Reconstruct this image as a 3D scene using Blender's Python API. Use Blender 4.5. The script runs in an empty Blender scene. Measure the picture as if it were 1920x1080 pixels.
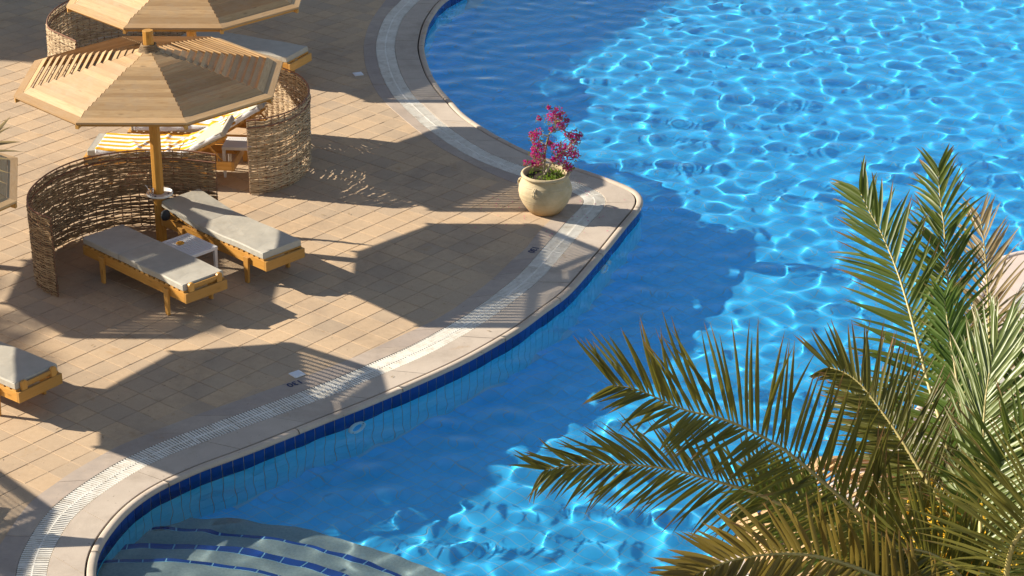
import bpy, math, random
import numpy as np
from mathutils import Vector, Matrix

# ------------------------------------------------------------------ camera, sky, sun, exposure
sc = bpy.context.scene
COL = sc.collection
cam = bpy.data.cameras.new('camera')
cam_ob = bpy.data.objects.new('camera', cam)
COL.objects.link(cam_ob)
sc.camera = cam_ob
cam.sensor_width = 36
cam.lens = 4388.0 / 1920 * 36
cam.clip_end = 600
cam_ob.location = (0, 0, 12)
cam_ob.rotation_euler = (math.radians(90 - 24.585), 0, 0)

SUN = Vector((-4.183, 1.031, 2.214)).normalized()
world = bpy.data.worlds.new('World')
sc.world = world
world.use_nodes = True
wt = world.node_tree
sky = wt.nodes.new('ShaderNodeTexSky')
sky.sky_type = 'NISHITA'
sky.sun_disc = False
sky.sun_elevation = math.asin(SUN.z)
sky.sun_rotation = math.atan2(SUN.x, SUN.y)
sky.air_density = 1.0
sky.dust_density = 0.2
tint = wt.nodes.new('ShaderNodeMix'); tint.data_type = 'RGBA'; tint.blend_type = 'MULTIPLY'; tint.inputs[0].default_value = 1
tint.inputs[7].default_value = (1.17, 1.0, .88, 1)   # daylight white balance
wt.links.new(sky.outputs[0], tint.inputs[6]); wt.links.new(tint.outputs[2], wt.nodes['Background'].inputs[0])
wt.nodes['Background'].inputs[1].default_value = 0.078
sun = bpy.data.lights.new('sun', 'SUN')
sun.energy = 4.9
sun.angle = math.radians(0.5)
sun.color = (1.0, 0.90, 0.74)
sun.cycles.is_caustics_light = True
sun_ob = bpy.data.objects.new('sun', sun)
COL.objects.link(sun_ob)
sun_ob.rotation_euler = SUN.to_track_quat('Z', 'Y').to_euler()
sc.view_settings.view_transform = 'Standard'
sc.view_settings.look = 'None'
sc.view_settings.exposure = 1.0
sc.view_settings.gamma = 1
sc.view_settings.use_curve_mapping = False
sc.render.engine = 'CYCLES'
sc.cycles.use_denoising = True
sc.cycles.denoising_prefilter = 'ACCURATE'
sc.cycles.caustics_reflective = True
sc.cycles.caustics_refractive = True
sc.cycles.max_bounces = 10
sc.cycles.transparent_max_bounces = 12

random.seed(7)
rng = np.random.RandomState(11)
PI = math.pi
WATER_Z = -0.13
FLOOR_Z = -1.05

# ------------------------------------------------------------------ helpers
class MB:
    """collects vertices and faces for one mesh"""
    def __init__(s):
        s.v = []; s.f = []; s.uv = None
    def box(s, c, d, rot=0.0, taper=None):
        x, y, z = d[0] / 2, d[1] / 2, d[2] / 2
        n = len(s.v)
        cr, sr = math.cos(rot), math.sin(rot)
        for dz in (-z, z):
            k = 1 if taper is None or dz > 0 else taper
            for dx, dy in ((-x, -y), (x, -y), (x, y), (-x, y)):
                px, py = dx * k, dy * k
                s.v.append((c[0] + px * cr - py * sr, c[1] + px * sr + py * cr, c[2] + dz))
        s.f += [(n, n+3, n+2, n+1), (n+4, n+5, n+6, n+7), (n, n+1, n+5, n+4), (n+1, n+2, n+6, n+5), (n+2, n+3, n+7, n+6), (n+3, n, n+4, n+7)]
        return s
    def hexa(s, p):
        n = len(s.v); s.v += [tuple(q) for q in p]
        s.f += [(n, n+3, n+2, n+1), (n+4, n+5, n+6, n+7), (n, n+1, n+5, n+4), (n+1, n+2, n+6, n+5), (n+2, n+3, n+7, n+6), (n+3, n, n+4, n+7)]
        return s
    def tube(s, pts, rad, k=6, cap=True, up=(0, 0, 1)):
        pts = [Vector(p) for p in pts]
        if not hasattr(rad, '__len__'): rad = [rad] * len(pts)
        base = len(s.v)
        for i, p in enumerate(pts):
            t = (pts[min(i+1, len(pts)-1)] - pts[max(i-1, 0)]).normalized()
            u = Vector(up)
            if abs(t.dot(u)) > 0.95: u = Vector((1, 0, 0))
            a = t.cross(u).normalized(); b = a.cross(t)
            for j in range(k):
                an = 2 * PI * (j + .5) / k
                s.v.append(tuple(p + (a * math.cos(an) + b * math.sin(an)) * rad[i]))
        for i in range(len(pts) - 1):
            for j in range(k):
                o = base + i * k; j2 = (j + 1) % k
                s.f.append((o + j, o + j2, o + k + j2, o + k + j))
        if cap:
            s.f.append(tuple(base + j for j in reversed(range(k))))
            s.f.append(tuple(base + (len(pts)-1) * k + j for j in range(k)))
        return s
    def lathe(s, prof, k=32, c=(0, 0, 0)):
        base = len(s.v)
        for r, z in prof:
            for j in range(k):
                a = 2 * PI * j / k
                s.v.append((c[0] + r * math.cos(a), c[1] + r * math.sin(a), c[2] + z))
        for i in range(len(prof) - 1):
            for j in range(k):
                o = base + i * k; j2 = (j + 1) % k
                s.f.append((o + j, o + j2, o + k + j2, o + k + j))
        return s
    def build(s, name, m=None, parent=None, smooth=False, kind=None, bevel=0.0, loc=None):
        me = bpy.data.meshes.new(name)
        me.from_pydata(s.v, [], s.f)
        if m: me.materials.append(m)
        if s.uv is not None:
            ul = me.uv_layers.new(name='UVMap')
            li = np.zeros(len(me.loops), dtype=np.int32)
            me.loops.foreach_get('vertex_index', li)
            ul.data.foreach_set('uv', np.array(s.uv, dtype=np.float32)[li].ravel())
        if smooth: me.polygons.foreach_set('use_smooth', [True] * len(me.polygons))
        return link(name, me, parent, kind, bevel, loc)

def link(name, me, parent=None, kind=None, bevel=0.0, loc=None):
    o = bpy.data.objects.new(name, me)
    COL.objects.link(o)
    if parent: o.parent = parent
    if loc: o.location = loc
    if kind: o['kind'] = kind
    if bevel:
        b = o.modifiers.new('bevel', 'BEVEL'); b.width = bevel; b.segments = 2; b.limit_method = 'ANGLE'; b.angle_limit = math.radians(40)
        b.harden_normals = False
    return o

def thing(name, label, cat, loc=(0, 0, 0), rz=0.0, group=None):
    o = bpy.data.objects.new(name, None)
    COL.objects.link(o)
    o.location = loc; o.rotation_euler = (0, 0, rz)
    return tag(o, label, cat, group)

def tag(o, label, cat, group=None):
    o['label'] = label; o['category'] = cat
    if group: o['group'] = group
    return o

def copy_tree(o, parent=None):
    c = o.copy(); COL.objects.link(c)
    if parent: c.parent = parent
    for ch in list(KIDS.get(o.name, [])):
        copy_tree(ch, c)
    return c
KIDS = {}
def index_kids():
    KIDS.clear()
    for o in COL.objects:
        if o.parent: KIDS.setdefault(o.parent.name, []).append(o)

def np_mesh(name, V, F, m, smooth=False):
    """quads from numpy arrays"""
    me = bpy.data.meshes.new(name)
    me.vertices.add(len(V)); me.vertices.foreach_set('co', np.ascontiguousarray(V, dtype=np.float32).ravel())
    me.loops.add(len(F) * 4); me.loops.foreach_set('vertex_index', np.ascontiguousarray(F, dtype=np.int32).ravel())
    me.polygons.add(len(F)); me.polygons.foreach_set('loop_start', np.arange(0, len(F) * 4, 4, dtype=np.int32))
    me.update(calc_edges=True)
    me.materials.append(m)
    if smooth: me.polygons.foreach_set('use_smooth', np.ones(len(F), dtype=bool))
    me.validate()
    return me

def to_px(x, y, z):
    th = math.radians(24.585); dz = z - 12
    zc = y * math.cos(th) - dz * math.sin(th); yc = y * math.sin(th) + dz * math.cos(th)
    return 960 + 4388 * x / zc, 540 - 4388 * yc / zc, zc

# ------------------------------------------------------------------ materials
class NT:
    def __init__(s, name):
        s.m = bpy.data.materials.new(name); s.m.use_nodes = True
        s.t = s.m.node_tree; s.p = s.t.nodes['Principled BSDF']
    def n(s, typ, **kw):
        nd = s.t.nodes.new(typ)
        for k, v in kw.items():
            if k in nd.inputs: nd.inputs[k].default_value = v
            else: setattr(nd, k, v)
        return nd
    def l(s, a, b): s.t.links.new(a, b)
    def coord(s, kind='Object', scale=(1, 1, 1), rot=(0, 0, 0)):
        c = s.n('ShaderNodeTexCoord'); mp = s.n('ShaderNodeMapping')
        mp.inputs['Scale'].default_value = scale; mp.inputs['Rotation'].default_value = rot
        s.l(c.outputs[kind], mp.inputs['Vector']); return mp.outputs[0]
    def noise(s, vec, scale, detail=4, rough=.6, dist=0.0):
        nd = s.n('ShaderNodeTexNoise'); nd.inputs['Scale'].default_value = scale; nd.inputs['Detail'].default_value = detail
        nd.inputs['Roughness'].default_value = rough; nd.inputs['Distortion'].default_value = dist
        if vec is not None: s.l(vec, nd.inputs['Vector'])
        return nd.outputs['Fac']
    def ramp(s, fac, stops):
        r = s.n('ShaderNodeValToRGB'); cr = r.color_ramp
        while len(cr.elements) < len(stops): cr.elements.new(.5)
        for e, (p, c) in zip(cr.elements, stops):
            e.position = p; e.color = (*c, 1) if len(c) == 3 else c
        s.l(fac, r.inputs[0]); return r.outputs[0]
    def mix(s, fac, a, b, mode='MIX'):
        m = s.n('ShaderNodeMix'); m.data_type = 'RGBA'; m.blend_type = mode
        for sock, v in ((m.inputs[0], fac), (m.inputs[6], a), (m.inputs[7], b)):
            if hasattr(v, 'is_linked'): s.l(v, sock)
            elif hasattr(v, '__len__'): sock.default_value = (*v, 1)
            else: sock.default_value = v
        return m.outputs[2]
    def math(s, op, a, b=0.0):
        m = s.n('ShaderNodeMath'); m.operation = op
        for i, v in enumerate((a, b)):
            if hasattr(v, 'is_linked'): s.l(v, m.inputs[i])
            else: m.inputs[i].default_value = v
        return m.outputs[0]
    def rand(s):
        a = s.n('ShaderNodeObjectInfo').outputs['Random']; g = s.n('ShaderNodeNewGeometry').outputs['Random Per Island']
        return s.math('FRACT', s.math('ADD', s.math('MULTIPLY', a, 7.31), s.math('MULTIPLY', g, 3.17)))
    def out(s, col=None, rough=.7, bump=None, bstr=.3, bdist=.01, spec=.5):
        if col is not None:
            if hasattr(col, 'is_linked'): s.l(col, s.p.inputs['Base Color'])
            else: s.p.inputs['Base Color'].default_value = (*col, 1)
        if hasattr(rough, 'is_linked'): s.l(rough, s.p.inputs['Roughness'])
        else: s.p.inputs['Roughness'].default_value = rough
        s.p.inputs['Specular IOR Level'].default_value = spec
        if bump is not None:
            b = s.n('ShaderNodeBump'); b.inputs['Strength'].default_value = bstr; b.inputs['Distance'].default_value = bdist
            s.l(bump, b.inputs['Height']); s.l(b.outputs[0], s.p.inputs['Normal'])
        return s.m

def stone_mat(name, c1, c2, c3, scale=9, spots=True, world=True, rough=.85, rnd=.35):
    t = NT(name)
    v = t.coord('Object')
    if world:
        g = t.n('ShaderNodeNewGeometry'); v = g.outputs['Position']
    big = t.noise(v, 1.1, 3); mid = t.noise(v, scale, 5, .65); fine = t.noise(v, 140, 2, .7)
    c = t.mix(t.ramp(mid, [(.3, (0, 0, 0)), (.7, (1, 1, 1))]), c1, c2)
    c = t.mix(t.math('MULTIPLY', t.ramp(t.rand(), [(.0, (0, 0, 0)), (1, (1, 1, 1))]), rnd), c, c3)
    c = t.mix(.55, c, t.ramp(big, [(.3, (.84, .84, .86)), (.62, (1, 1, 1))]), 'MULTIPLY')
    c = t.mix(.5, c, t.ramp(fine, [(.36, (.74, .72, .70)), (.6, (1.0, 1.0, 1.0))]), 'MULTIPLY')
    if spots:
        st = t.noise(v, 2.3, 6, .7, .6)
        c = t.mix(t.ramp(st, [(.62, (0, 0, 0)), (.72, (.5, .5, .5))]), c, (.36, .2, .07))
        dk = t.noise(v, .75, 7, .72, .4)
        c = t.mix(t.ramp(dk, [(.50, (0, 0, 0)), (.68, (.42, .42, .42))]), c, (.22, .17, .13))
        fl = t.noise(v, 21, 2, .5)
        c = t.mix(t.ramp(fl, [(.70, (0, 0, 0)), (.74, (.5, .5, .5))]), c, (.16, .11, .08))
    return t.out(c, rough, fine, .35, .004, .25)

M = {}
M['tile'] = stone_mat('paver_stone', (.55, .39, .24), (.61, .445, .285), (.44, .345, .25), 14, rnd=.75)
M['joint'] = stone_mat('joint_sand', (.26, .18, .11), (.34, .24, .15), (.22, .15, .1), 20, False)
M['band'] = stone_mat('border_stone', (.42, .35, .29), (.54, .44, .35), (.36, .30, .27), 6, rnd=.6)
M['coping'] = stone_mat('coping_stone', (.53, .445, .36), (.60, .51, .42), (.46, .39, .32), 5, True, rnd=.4)
M['deck2'] = stone_mat('pale_deck_stone', (.66, .55, .48), (.70, .60, .53), (.62, .5, .44), 5, False, rnd=.3)
M['ground'] = stone_mat('ground_earth', (.3, .24, .17), (.36, .28, .2), (.3, .24, .17), 2, False, rnd=0)

M['dark'] = NT('joint_shade').out((.05, .035, .025), .95)  # near-black colour standing in for the shade down in the coping joint
def grate_mat():
    t = NT('grate_plastic'); v = t.coord('Object')
    c = t.ramp(t.noise(v, 3, 4), [(.3, (.66, .62, .54)), (.7, (.84, .81, .74))])
    c = t.mix(t.ramp(t.noise(v, 9, 6, .7), [(.5, (0, 0, 0)), (.7, (.55, .55, .55))]), c, (.40, .32, .23))
    return t.out(c, .5, t.noise(v, 60, 2), .1, .002)
M['grate'] = grate_mat()
M['channel'] = NT('channel_concrete').out((.20, .16, .125), .9)

def tile_glaze(name, c1, c2, grout=False, rough=.25):
    t = NT(name)
    r = t.rand()
    c = t.mix(r, c1, c2)
    return t.out(c, rough, None, spec=.5)
M['navy'] = tile_glaze('navy_glaze', (.006, .035, .20), (.010, .055, .27), rough=.18)
M['pooltile'] = tile_glaze('aqua_glaze', (.045, .535, .985), (.06, .565, .99), rough=.4)
M['walltile'] = tile_glaze('turquoise_glaze', (.08, .67, .985), (.10, .71, .99), rough=.4)
M['grout'] = NT('pool_grout').out((.30, .56, .74), .8)
M['grout_warm'] = NT('waterline_grout').out((.46, .42, .36), .8)
M['step'] = stone_mat('step_pebble', (.25, .29, .29), (.37, .41, .40), (.20, .24, .25), 34, False, rnd=.2)

def wood_mat(name, c1, c2, c3, knots=True, rough=.6, axis='x', grey=None):
    """grain runs along local x (or y, z)"""
    t = NT(name)
    sc_ = {'x': (1.2, 14, 14), 'y': (14, 1.2, 14), 'z': (14, 14, 1.2)}[axis]
    mp = t.n('ShaderNodeMapping'); tc = t.n('ShaderNodeTexCoord'); oi = t.n('ShaderNodeObjectInfo')
    mp.inputs['Scale'].default_value = sc_
    t.l(tc.outputs['Object'], mp.inputs['Vector'])
    cx = t.n('ShaderNodeCombineXYZ'); r = t.math('MULTIPLY', t.rand(), 37.0)
    for i in range(3): t.l(r, cx.inputs[i])
    t.l(cx.outputs[0], mp.inputs['Location'])
    v = mp.outputs[0]
    g = t.noise(v, 2.6, 6, .65, 1.2)
    c = t.ramp(g, [(.28, c1), (.5, c2), (.75, c3)])
    if knots:
        mp2 = t.n('ShaderNodeMapping'); mp2.inputs['Scale'].default_value = tuple(q * .55 if q > 2 else q * 2.2 for q in sc_)
        t.l(tc.outputs['Object'], mp2.inputs['Vector']); t.l(cx.outputs[0], mp2.inputs['Location'])
        vo = t.n('ShaderNodeTexVoronoi'); vo.inputs['Scale'].default_value = 1.1; t.l(mp2.outputs[0], vo.inputs['Vector'])
        k = t.ramp(vo.outputs['Distance'], [(.05, (1, 1, 1)), (.15, (0, 0, 0))])
        c = t.mix(t.math('MULTIPLY', k, .55), c, tuple(q * .3 for q in c1))
    c = t.mix(t.math('MULTIPLY', t.rand(), .75), c, tuple(q * .70 for q in c1))
    if grey:
        w = t.noise(t.coord('Object'), 3.1, 5, .7)
        c = t.mix(t.ramp(w, [(.45, (0, 0, 0)), (.75, (.6, .6, .6))]), c, grey)
    return t.out(c, rough, g, .25, .003, .35)
M['slat'] = wood_mat('weathered_pine', (.43, .25, .11), (.56, .36, .175), (.66, .45, .24), axis='y', grey=(.42, .31, .20))
M['fascia'] = wood_mat('fascia_pine', (.48, .24, .05), (.60, .32, .08), (.68, .40, .12), axis='y')
M['pole'] = wood_mat('oiled_pine_post', (.42, .19, .032), (.55, .27, .05), (.62, .34, .08), axis='z', rough=.45)
M['frame'] = wood_mat('varnished_pine', (.52, .24, .045), (.66, .33, .07), (.74, .42, .12), axis='x', rough=.42)
M['frame_y'] = wood_mat('varnished_pine_cross', (.50, .25, .06), (.62, .34, .09), (.70, .42, .15), axis='y', rough=.45)
M['frame_z'] = wood_mat('varnished_pine_leg', (.50, .24, .05), (.64, .33, .08), (.72, .42, .13), axis='z', rough=.45)
M['rope'] = wood_mat('coconut_rope', (.2, .13, .07), (.32, .22, .13), (.4, .3, .2), knots=False, rough=.95)

def twig_mat(name, c1, c2, c3):
    t = NT(name); v = t.coord('Object', (6, 6, 30))
    c = t.mix(t.rand(), c1, c2)
    c = t.mix(t.ramp(t.noise(v, 3, 4), [(.4, (0, 0, 0)), (.7, (.7, .7, .7))]), c, c3)
    return t.out(c, .75, t.noise(t.coord('Object'), 90, 3), .4, .004, .3)
M['twig'] = twig_mat('woven_twig', (.22, .14, .075), (.42, .30, .175), (.15, .09, .045))
M['twig_pale'] = twig_mat('woven_twig_pale', (.36, .255, .15), (.64, .50, .33), (.22, .145, .08))
M['stake'] = twig_mat('rusty_stake', (.22, .10, .06), (.28, .14, .09), (.16, .09, .06))

def cushion_mat():
    t = NT('cushion_canvas'); v = t.coord('Object')
    c = t.ramp(t.noise(v, 4, 4), [(.3, (.41, .38, .32)), (.7, (.48, .45, .385))])
    n1 = t.noise(v, 5, 3, .5, .8); n2 = t.noise(v, 300, 2)
    h = t.math('ADD', n1, t.math('MULTIPLY', n2, .04))
    c = t.mix(t.ramp(t.noise(v, 2.2, 6, .7, .5), [(.5, (0, 0, 0)), (.72, (.5, .5, .5))]), c, (.30, .26, .20))
    return t.out(c, .55, h, .45, .02, .3)
M['cushion'] = cushion_mat()
M['white'] = NT('white_plastic').out((.74, .73, .72), .4)
M['lamp_ring'] = NT('pool_fitting_plastic').out((.86, .90, .90), .4)
M['orange'] = NT('orange_plastic').out((.75, .33, .02), .5)
M['black'] = NT('black_fabric').out((.018, .02, .025), .7)
M['cap'] = NT('white_cover').out((.70, .72, .76), .5)
M['ink'] = NT('navy_paint').out((.02, .035, .10), .8)

def glass_mat():
    t = NT('drinking_glass_clear'); t.p.inputs['Transmission Weight'].default_value = 1.0; t.p.inputs['Roughness'].default_value = .02
    t.p.inputs['IOR'].default_value = 1.45; t.p.inputs['Base Color'].default_value = (.95, .97, 1, 1); return t.m
M['glass'] = glass_mat()

def water_mat():
    m = bpy.data.materials.new('pool_water'); m.use_nodes = True; t = m.node_tree; t.nodes.clear()
    g = t.nodes.new('ShaderNodeBsdfGlass'); g.inputs['IOR'].default_value = 1.333; g.inputs['Roughness'].default_value = 0
    g.inputs['Color'].default_value = (.90, .985, 1, 1)
    r = t.nodes.new('ShaderNodeBsdfRefraction'); r.inputs['IOR'].default_value = 1.333; r.inputs['Roughness'].default_value = 0
    r.inputs['Color'].default_value = (.88, .985, 1, 1)
    x = t.nodes.new('ShaderNodeMixShader'); x.inputs[0].default_value = .2   # plain refraction mixed in to weaken the surface reflection
    t.links.new(g.outputs[0], x.inputs[1]); t.links.new(r.outputs[0], x.inputs[2])
    o = t.nodes.new('ShaderNodeOutputMaterial'); t.links.new(x.outputs[0], o.inputs[0]); return m
M['water'] = water_mat()

def towel_mat():
    t = NT('striped_towelling')
    uv = t.n('ShaderNodeUVMap'); sp = t.n('ShaderNodeSeparateXYZ'); t.l(uv.outputs[0], sp.inputs[0])
    s = t.math('FRACT', t.math('MULTIPLY', sp.outputs[1], 5.5))
    c = t.ramp(s, [(.47, (.78, .78, .80)), (.52, (.80, .40, .025))])
    c.node.color_ramp.interpolation = 'LINEAR'
    n = t.noise(t.coord('Object'), 220, 2)
    return t.out(c, .9, n, .6, .006, .15)
M['towel'] = towel_mat()

def pot_mat():
    t = NT('terracotta_cream'); v = t.coord('Object')
    c = t.ramp(t.noise(v, 6, 5), [(.3, (.43, .34, .20)), (.7, (.56, .46, .30))])
    sp = t.n('ShaderNodeSeparateXYZ'); t.l(v, sp.inputs[0])
    low = t.ramp(sp.outputs[2], [(.0, (.62, .42, .22)), (.16, (1, 1, 1))])
    c = t.mix(.8, c, low, 'MULTIPLY')
    w = t.n('ShaderNodeTexNoise'); w.inputs['Scale'].default_value = 1; mp = t.coord('Object', (1.5, 1.5, 75)); t.l(mp, w.inputs['Vector']); w.inputs['Detail'].default_value = 3
    h = t.math('ADD', w.outputs['Fac'], t.math('MULTIPLY', t.noise(v, 45, 4), .3))
    return t.out(c, .8, h, .75, .016, .25)
M['pot'] = pot_mat()
M['soil'] = NT('potting_soil').out((.035, .022, .014), .95)

def leafy(name, c1, c2, tip, trans=.35, rough=.45):
    """leaf colour runs from c1/c2 at the base to tip at v=1"""
    t = NT(name)
    uv = t.n('ShaderNodeUVMap'); sp = t.n('ShaderNodeSeparateXYZ'); t.l(uv.outputs[0], sp.inputs[0])
    c = t.mix(t.rand(), c1, c2)
    g = t.noise(t.coord('Object'), 9, 3)
    c = t.mix(t.math('MULTIPLY', g, .35), c, tuple(q * .55 for q in c1))
    tv = t.ramp(t.math('ADD', sp.outputs[1], t.math('MULTIPLY', t.math('SUBTRACT', t.rand(), .5), .25)), [(.80, (0, 0, 0)), (.97, (1, 1, 1))])
    c = t.mix(tv, c, tip)
    m = t.out(c, rough, None, spec=.4)
    tr = t.n('ShaderNodeBsdfTranslucent'); t.l(t.mix(.5, c, tuple(min(1, q * 2.2) for q in c2)), tr.inputs['Color'])
    mx = t.n('ShaderNodeMixShader'); mx.inputs[0].default_value = trans
    t.l(t.p.outputs[0], mx.inputs[1]); t.l(tr.outputs[0], mx.inputs[2])
    t.l(mx.outputs[0], t.t.nodes['Material Output'].inputs[0])
    return m
M['frond_green'] = leafy('frond_green', (.06, .095, .010), (.12, .15, .018), (.22, .10, .05))
M['frond_olive'] = leafy('frond_olive', (.08, .085, .012), (.14, .13, .022), (.26, .12, .06))
M['frond_gold'] = leafy('frond_gold', (.14, .10, .018), (.19, .14, .028), (.30, .15, .06))
M['frond_pale'] = leafy('frond_pale', (.15, .20, .06), (.24, .28, .10), (.30, .24, .12), .3, .35)
M['frond_yellow'] = leafy('frond_yellow', (.15, .15, .03), (.24, .22, .05), (.26, .16, .07))
M['frond_young'] = leafy('frond_young', (.07, .13, .015), (.12, .19, .03), (.2, .14, .05), .4)
M['frond_dry'] = leafy('frond_dry', (.24, .17, .08), (.34, .26, .13), (.36, .25, .14), .25)
M['rachis'] = NT('frond_stalk').out((.40, .33, .12), .5)
M['bark'] = wood_mat('palm_bark', (.12, .08, .05), (.18, .13, .08), (.24, .18, .12), knots=False, axis='z', rough=.95)
M['branch'] = wood_mat('grey_branch', (.34, .28, .21), (.42, .35, .27), (.5, .43, .34), knots=False, axis='z', rough=.8)
M['bract'] = leafy('magenta_bract', (.46, .012, .16), (.70, .035, .27), (.7, .06, .3), .35, .6)
M['leaf'] = leafy('shrub_leaf', (.11, .12, .02), (.24, .20, .04), (.2, .18, .04), .35, .5)
M['weed'] = leafy('pot_weed', (.10, .17, .015), (.16, .24, .03), (.2, .3, .05), .4, .5)
M['yellow'] = NT('yellow_blossom').out((.72, .42, .02), .6)

# ------------------------------------------------------------------ pool edge curves (world metres)
G_PTS = [(-0.824,38.646),(-1.214,37.894),(-1.409,36.977),(-1.470,36.418),(-1.492,35.830),(-1.491,35.432),(-1.456,35.041),(-1.382,34.488),(-1.312,34.073),(-1.225,33.708),(-1.112,33.290),(-1.012,33.036),(-0.784,32.349),(-0.463,31.741),(-0.255,31.400),(0.188,30.786),(0.632,30.367),(1.090,29.962),(1.397,29.650),(1.615,29.394),(1.679,29.219),(1.676,29.031),(1.636,28.815),(1.449,28.328),(1.240,27.741),(1.139,27.460),(0.978,27.033),(0.739,26.408),(0.566,26.014),(0.344,25.653),(0.106,25.228),(-0.032,25.019),(-0.271,24.693),(-0.576,24.304),(-0.846,24.006),(-1.169,23.679),(-1.457,23.392),(-1.740,23.122),(-2.045,22.856),(-2.383,22.545),(-2.738,22.219),(-3.087,21.921),(-3.346,21.716),(-3.462,21.590),(-3.690,21.343),(-3.866,21.082),(-4.017,20.753),(-4.112,20.404),(-4.162,20.136),(-4.178,19.830),(-4.131,19.450),(-4.024,19.018),(-3.839,18.555)]
R_PTS = [(-1.466,38.708),(-1.716,37.894),(-1.926,37.073),(-1.994,36.465),(-2.022,35.873),(-2.013,35.387),(-1.957,34.825),(-1.882,34.281),(-1.776,33.749),(-1.636,33.193),(-1.526,32.897),(-1.265,32.237),(-1.029,31.730),(-0.735,31.187),(-0.502,30.817),(-0.248,30.499),(0.123,30.126),(0.585,29.761),(0.906,29.475),(1.058,29.284),(1.124,29.106),(1.099,28.895),(1.002,28.631),(0.864,28.298),(0.691,27.828),(0.522,27.368),(0.267,26.676),(0.022,26.170),(-0.247,25.679),(-0.510,25.245),(-0.897,24.717),(-1.196,24.366),(-1.491,24.072),(-1.780,23.776),(-2.064,23.506),(-2.483,23.141),(-2.893,22.801),(-3.250,22.499),(-3.599,22.209),(-3.825,21.980),(-4.028,21.745),(-4.255,21.399),(-4.468,21.008),(-4.612,20.627),(-4.665,20.275),(-4.697,19.966),(-4.691,19.697),(-4.664,19.450),(-4.555,18.924)]
B_PTS = [(-1.967,38.646),(-2.132,37.894),(-2.310,36.836),(-2.366,36.008),(-2.354,35.308),(-2.243,34.288),(-1.989,33.153),(-1.645,32.304),(-1.323,31.621),(-1.038,31.046),(-0.649,30.495),(-0.369,30.126),(-0.061,29.771),(0.362,29.404),(0.660,29.138),(0.715,28.988),(0.638,28.728),(0.504,28.388),(0.297,27.855),(0.182,27.453),(0.022,27.144),(-0.200,26.595),(-0.522,25.961),(-0.753,25.557),(-0.987,25.228),(-1.221,24.982),(-1.520,24.646),(-1.842,24.293),(-2.197,23.949),(-2.594,23.612),(-3.103,23.180),(-3.487,22.861),(-3.837,22.548),(-4.064,22.316),(-4.232,22.159),(-4.426,21.882),(-4.653,21.551),(-4.810,21.230),(-4.918,21.063),(-5.002,20.735),(-5.056,20.362),(-5.094,20.102),(-5.112,19.797),(-5.078,19.450),(-4.960,18.924)]

def resample(P, step=.03, sig=.16):
    P = np.array(P, float)
    # centripetal-ish Catmull-Rom, then arc-length resampling and a light smoothing
    Q = []
    n = len(P)
    for i in range(n - 1):
        p0, p1, p2, p3 = P[max(i-1, 0)], P[i], P[i+1], P[min(i+2, n-1)]
        for t in np.linspace(0, 1, 24, endpoint=False):
            Q.append(.5 * ((2*p1) + (-p0+p2)*t + (2*p0-5*p1+4*p2-p3)*t*t + (-p0+3*p1-3*p2+p3)*t**3))
    Q.append(P[-1]); Q = np.array(Q)
    for _ in range(2):
        L = np.r_[0, np.cumsum(np.linalg.norm(np.diff(Q, axis=0), axis=1))]
        u = np.arange(0, L[-1], step)
        Q = np.c_[np.interp(u, L, Q[:, 0]), np.interp(u, L, Q[:, 1])]
        k = int(4 * sig / step); w = np.exp(-.5 * (np.arange(-k, k+1) * step / sig) ** 2); w /= w.sum()
        pad = np.r_[2*Q[0] - Q[k:0:-1], Q, 2*Q[-1] - Q[-2:-k-2:-1]]
        Q = np.c_[np.convolve(pad[:, 0], w, 'valid'), np.convolve(pad[:, 1], w, 'valid')]
        sig = sig * .6
    return Q
def normals(Q):
    T = np.gradient(Q, axis=0); T /= np.linalg.norm(T, axis=1)[:, None]
    return np.c_[-T[:, 1], T[:, 0]]
def offset(Q, d): return Q + normals(Q) * d
G = resample(G_PTS, sig=.13); R = resample(R_PTS, sig=.11); B = resample(B_PTS, sig=.12)
# the curves run from the far end to the near one: the pool lies on their left (positive offset)

def inside_poly(px, py, poly):
    poly = np.asarray(poly); x, y = poly[:, 0], poly[:, 1]; x2, y2 = np.roll(x, -1), np.roll(y, -1)
    ins = np.zeros(px.shape, bool)
    for a, b, c, d in zip(x, y, x2, y2):
        if b == d: continue
        cnd = ((b > py) != (d > py))
        ins ^= cnd & (px < (c - a) * (py - b) / (d - b) + a)
    return ins

G2 = resample([(0.3,17.2),(1.0,18.6),(1.71,19.5),(2.04,19.8),(2.47,20.28),(3.1,20.95),(3.78,21.75),(4.2,22.35),(4.85,23.6),(5.45,25.1),(5.95,26.5),(6.2,27.05),(6.5,27.3),(7.1,27.3),(8.5,27.0),(10.5,26.4),(14,25)], sig=.14)
# island deck: the pool lies on the left of G2 when it runs this way, so positive offset = pool side again

def sheet(name, poly, z, m, parent=None, kind=None, thick=.05):
    me = bpy.data.meshes.new(name)
    n = len(poly)
    V = [(x, y, z) for x, y in poly] + [(x, y, z - thick) for x, y in poly]
    F = [tuple(range(n)), tuple(reversed(range(n, 2*n)))] + [(i, n+i, n+(i+1) % n, (i+1) % n) for i in range(n)]
    me.from_pydata(V, [], F); me.materials.append(m)
    return link(name, me, parent, kind)

# ------------------------------------------------------------------ ground below everything
link('ground', MB().box((0, 20, -2.2), (260, 260, .2)).build('g', M['ground']).data, None, 'structure')
for o in [o for o in COL.objects if o.name == 'g']: bpy.data.objects.remove(o)

# ------------------------------------------------------------------ paved deck
deck = sheet('pool_deck', [tuple(p) for p in offset(B, -.02)[::-1]][:-1] + [(-1.9, 39.2), (0.3, 43), (-6, 52), (-40, 52), (-40, 12), (-6, 12), (-5.0, 18.0)], -.011, M['joint'], None, 'structure', .25)

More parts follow.
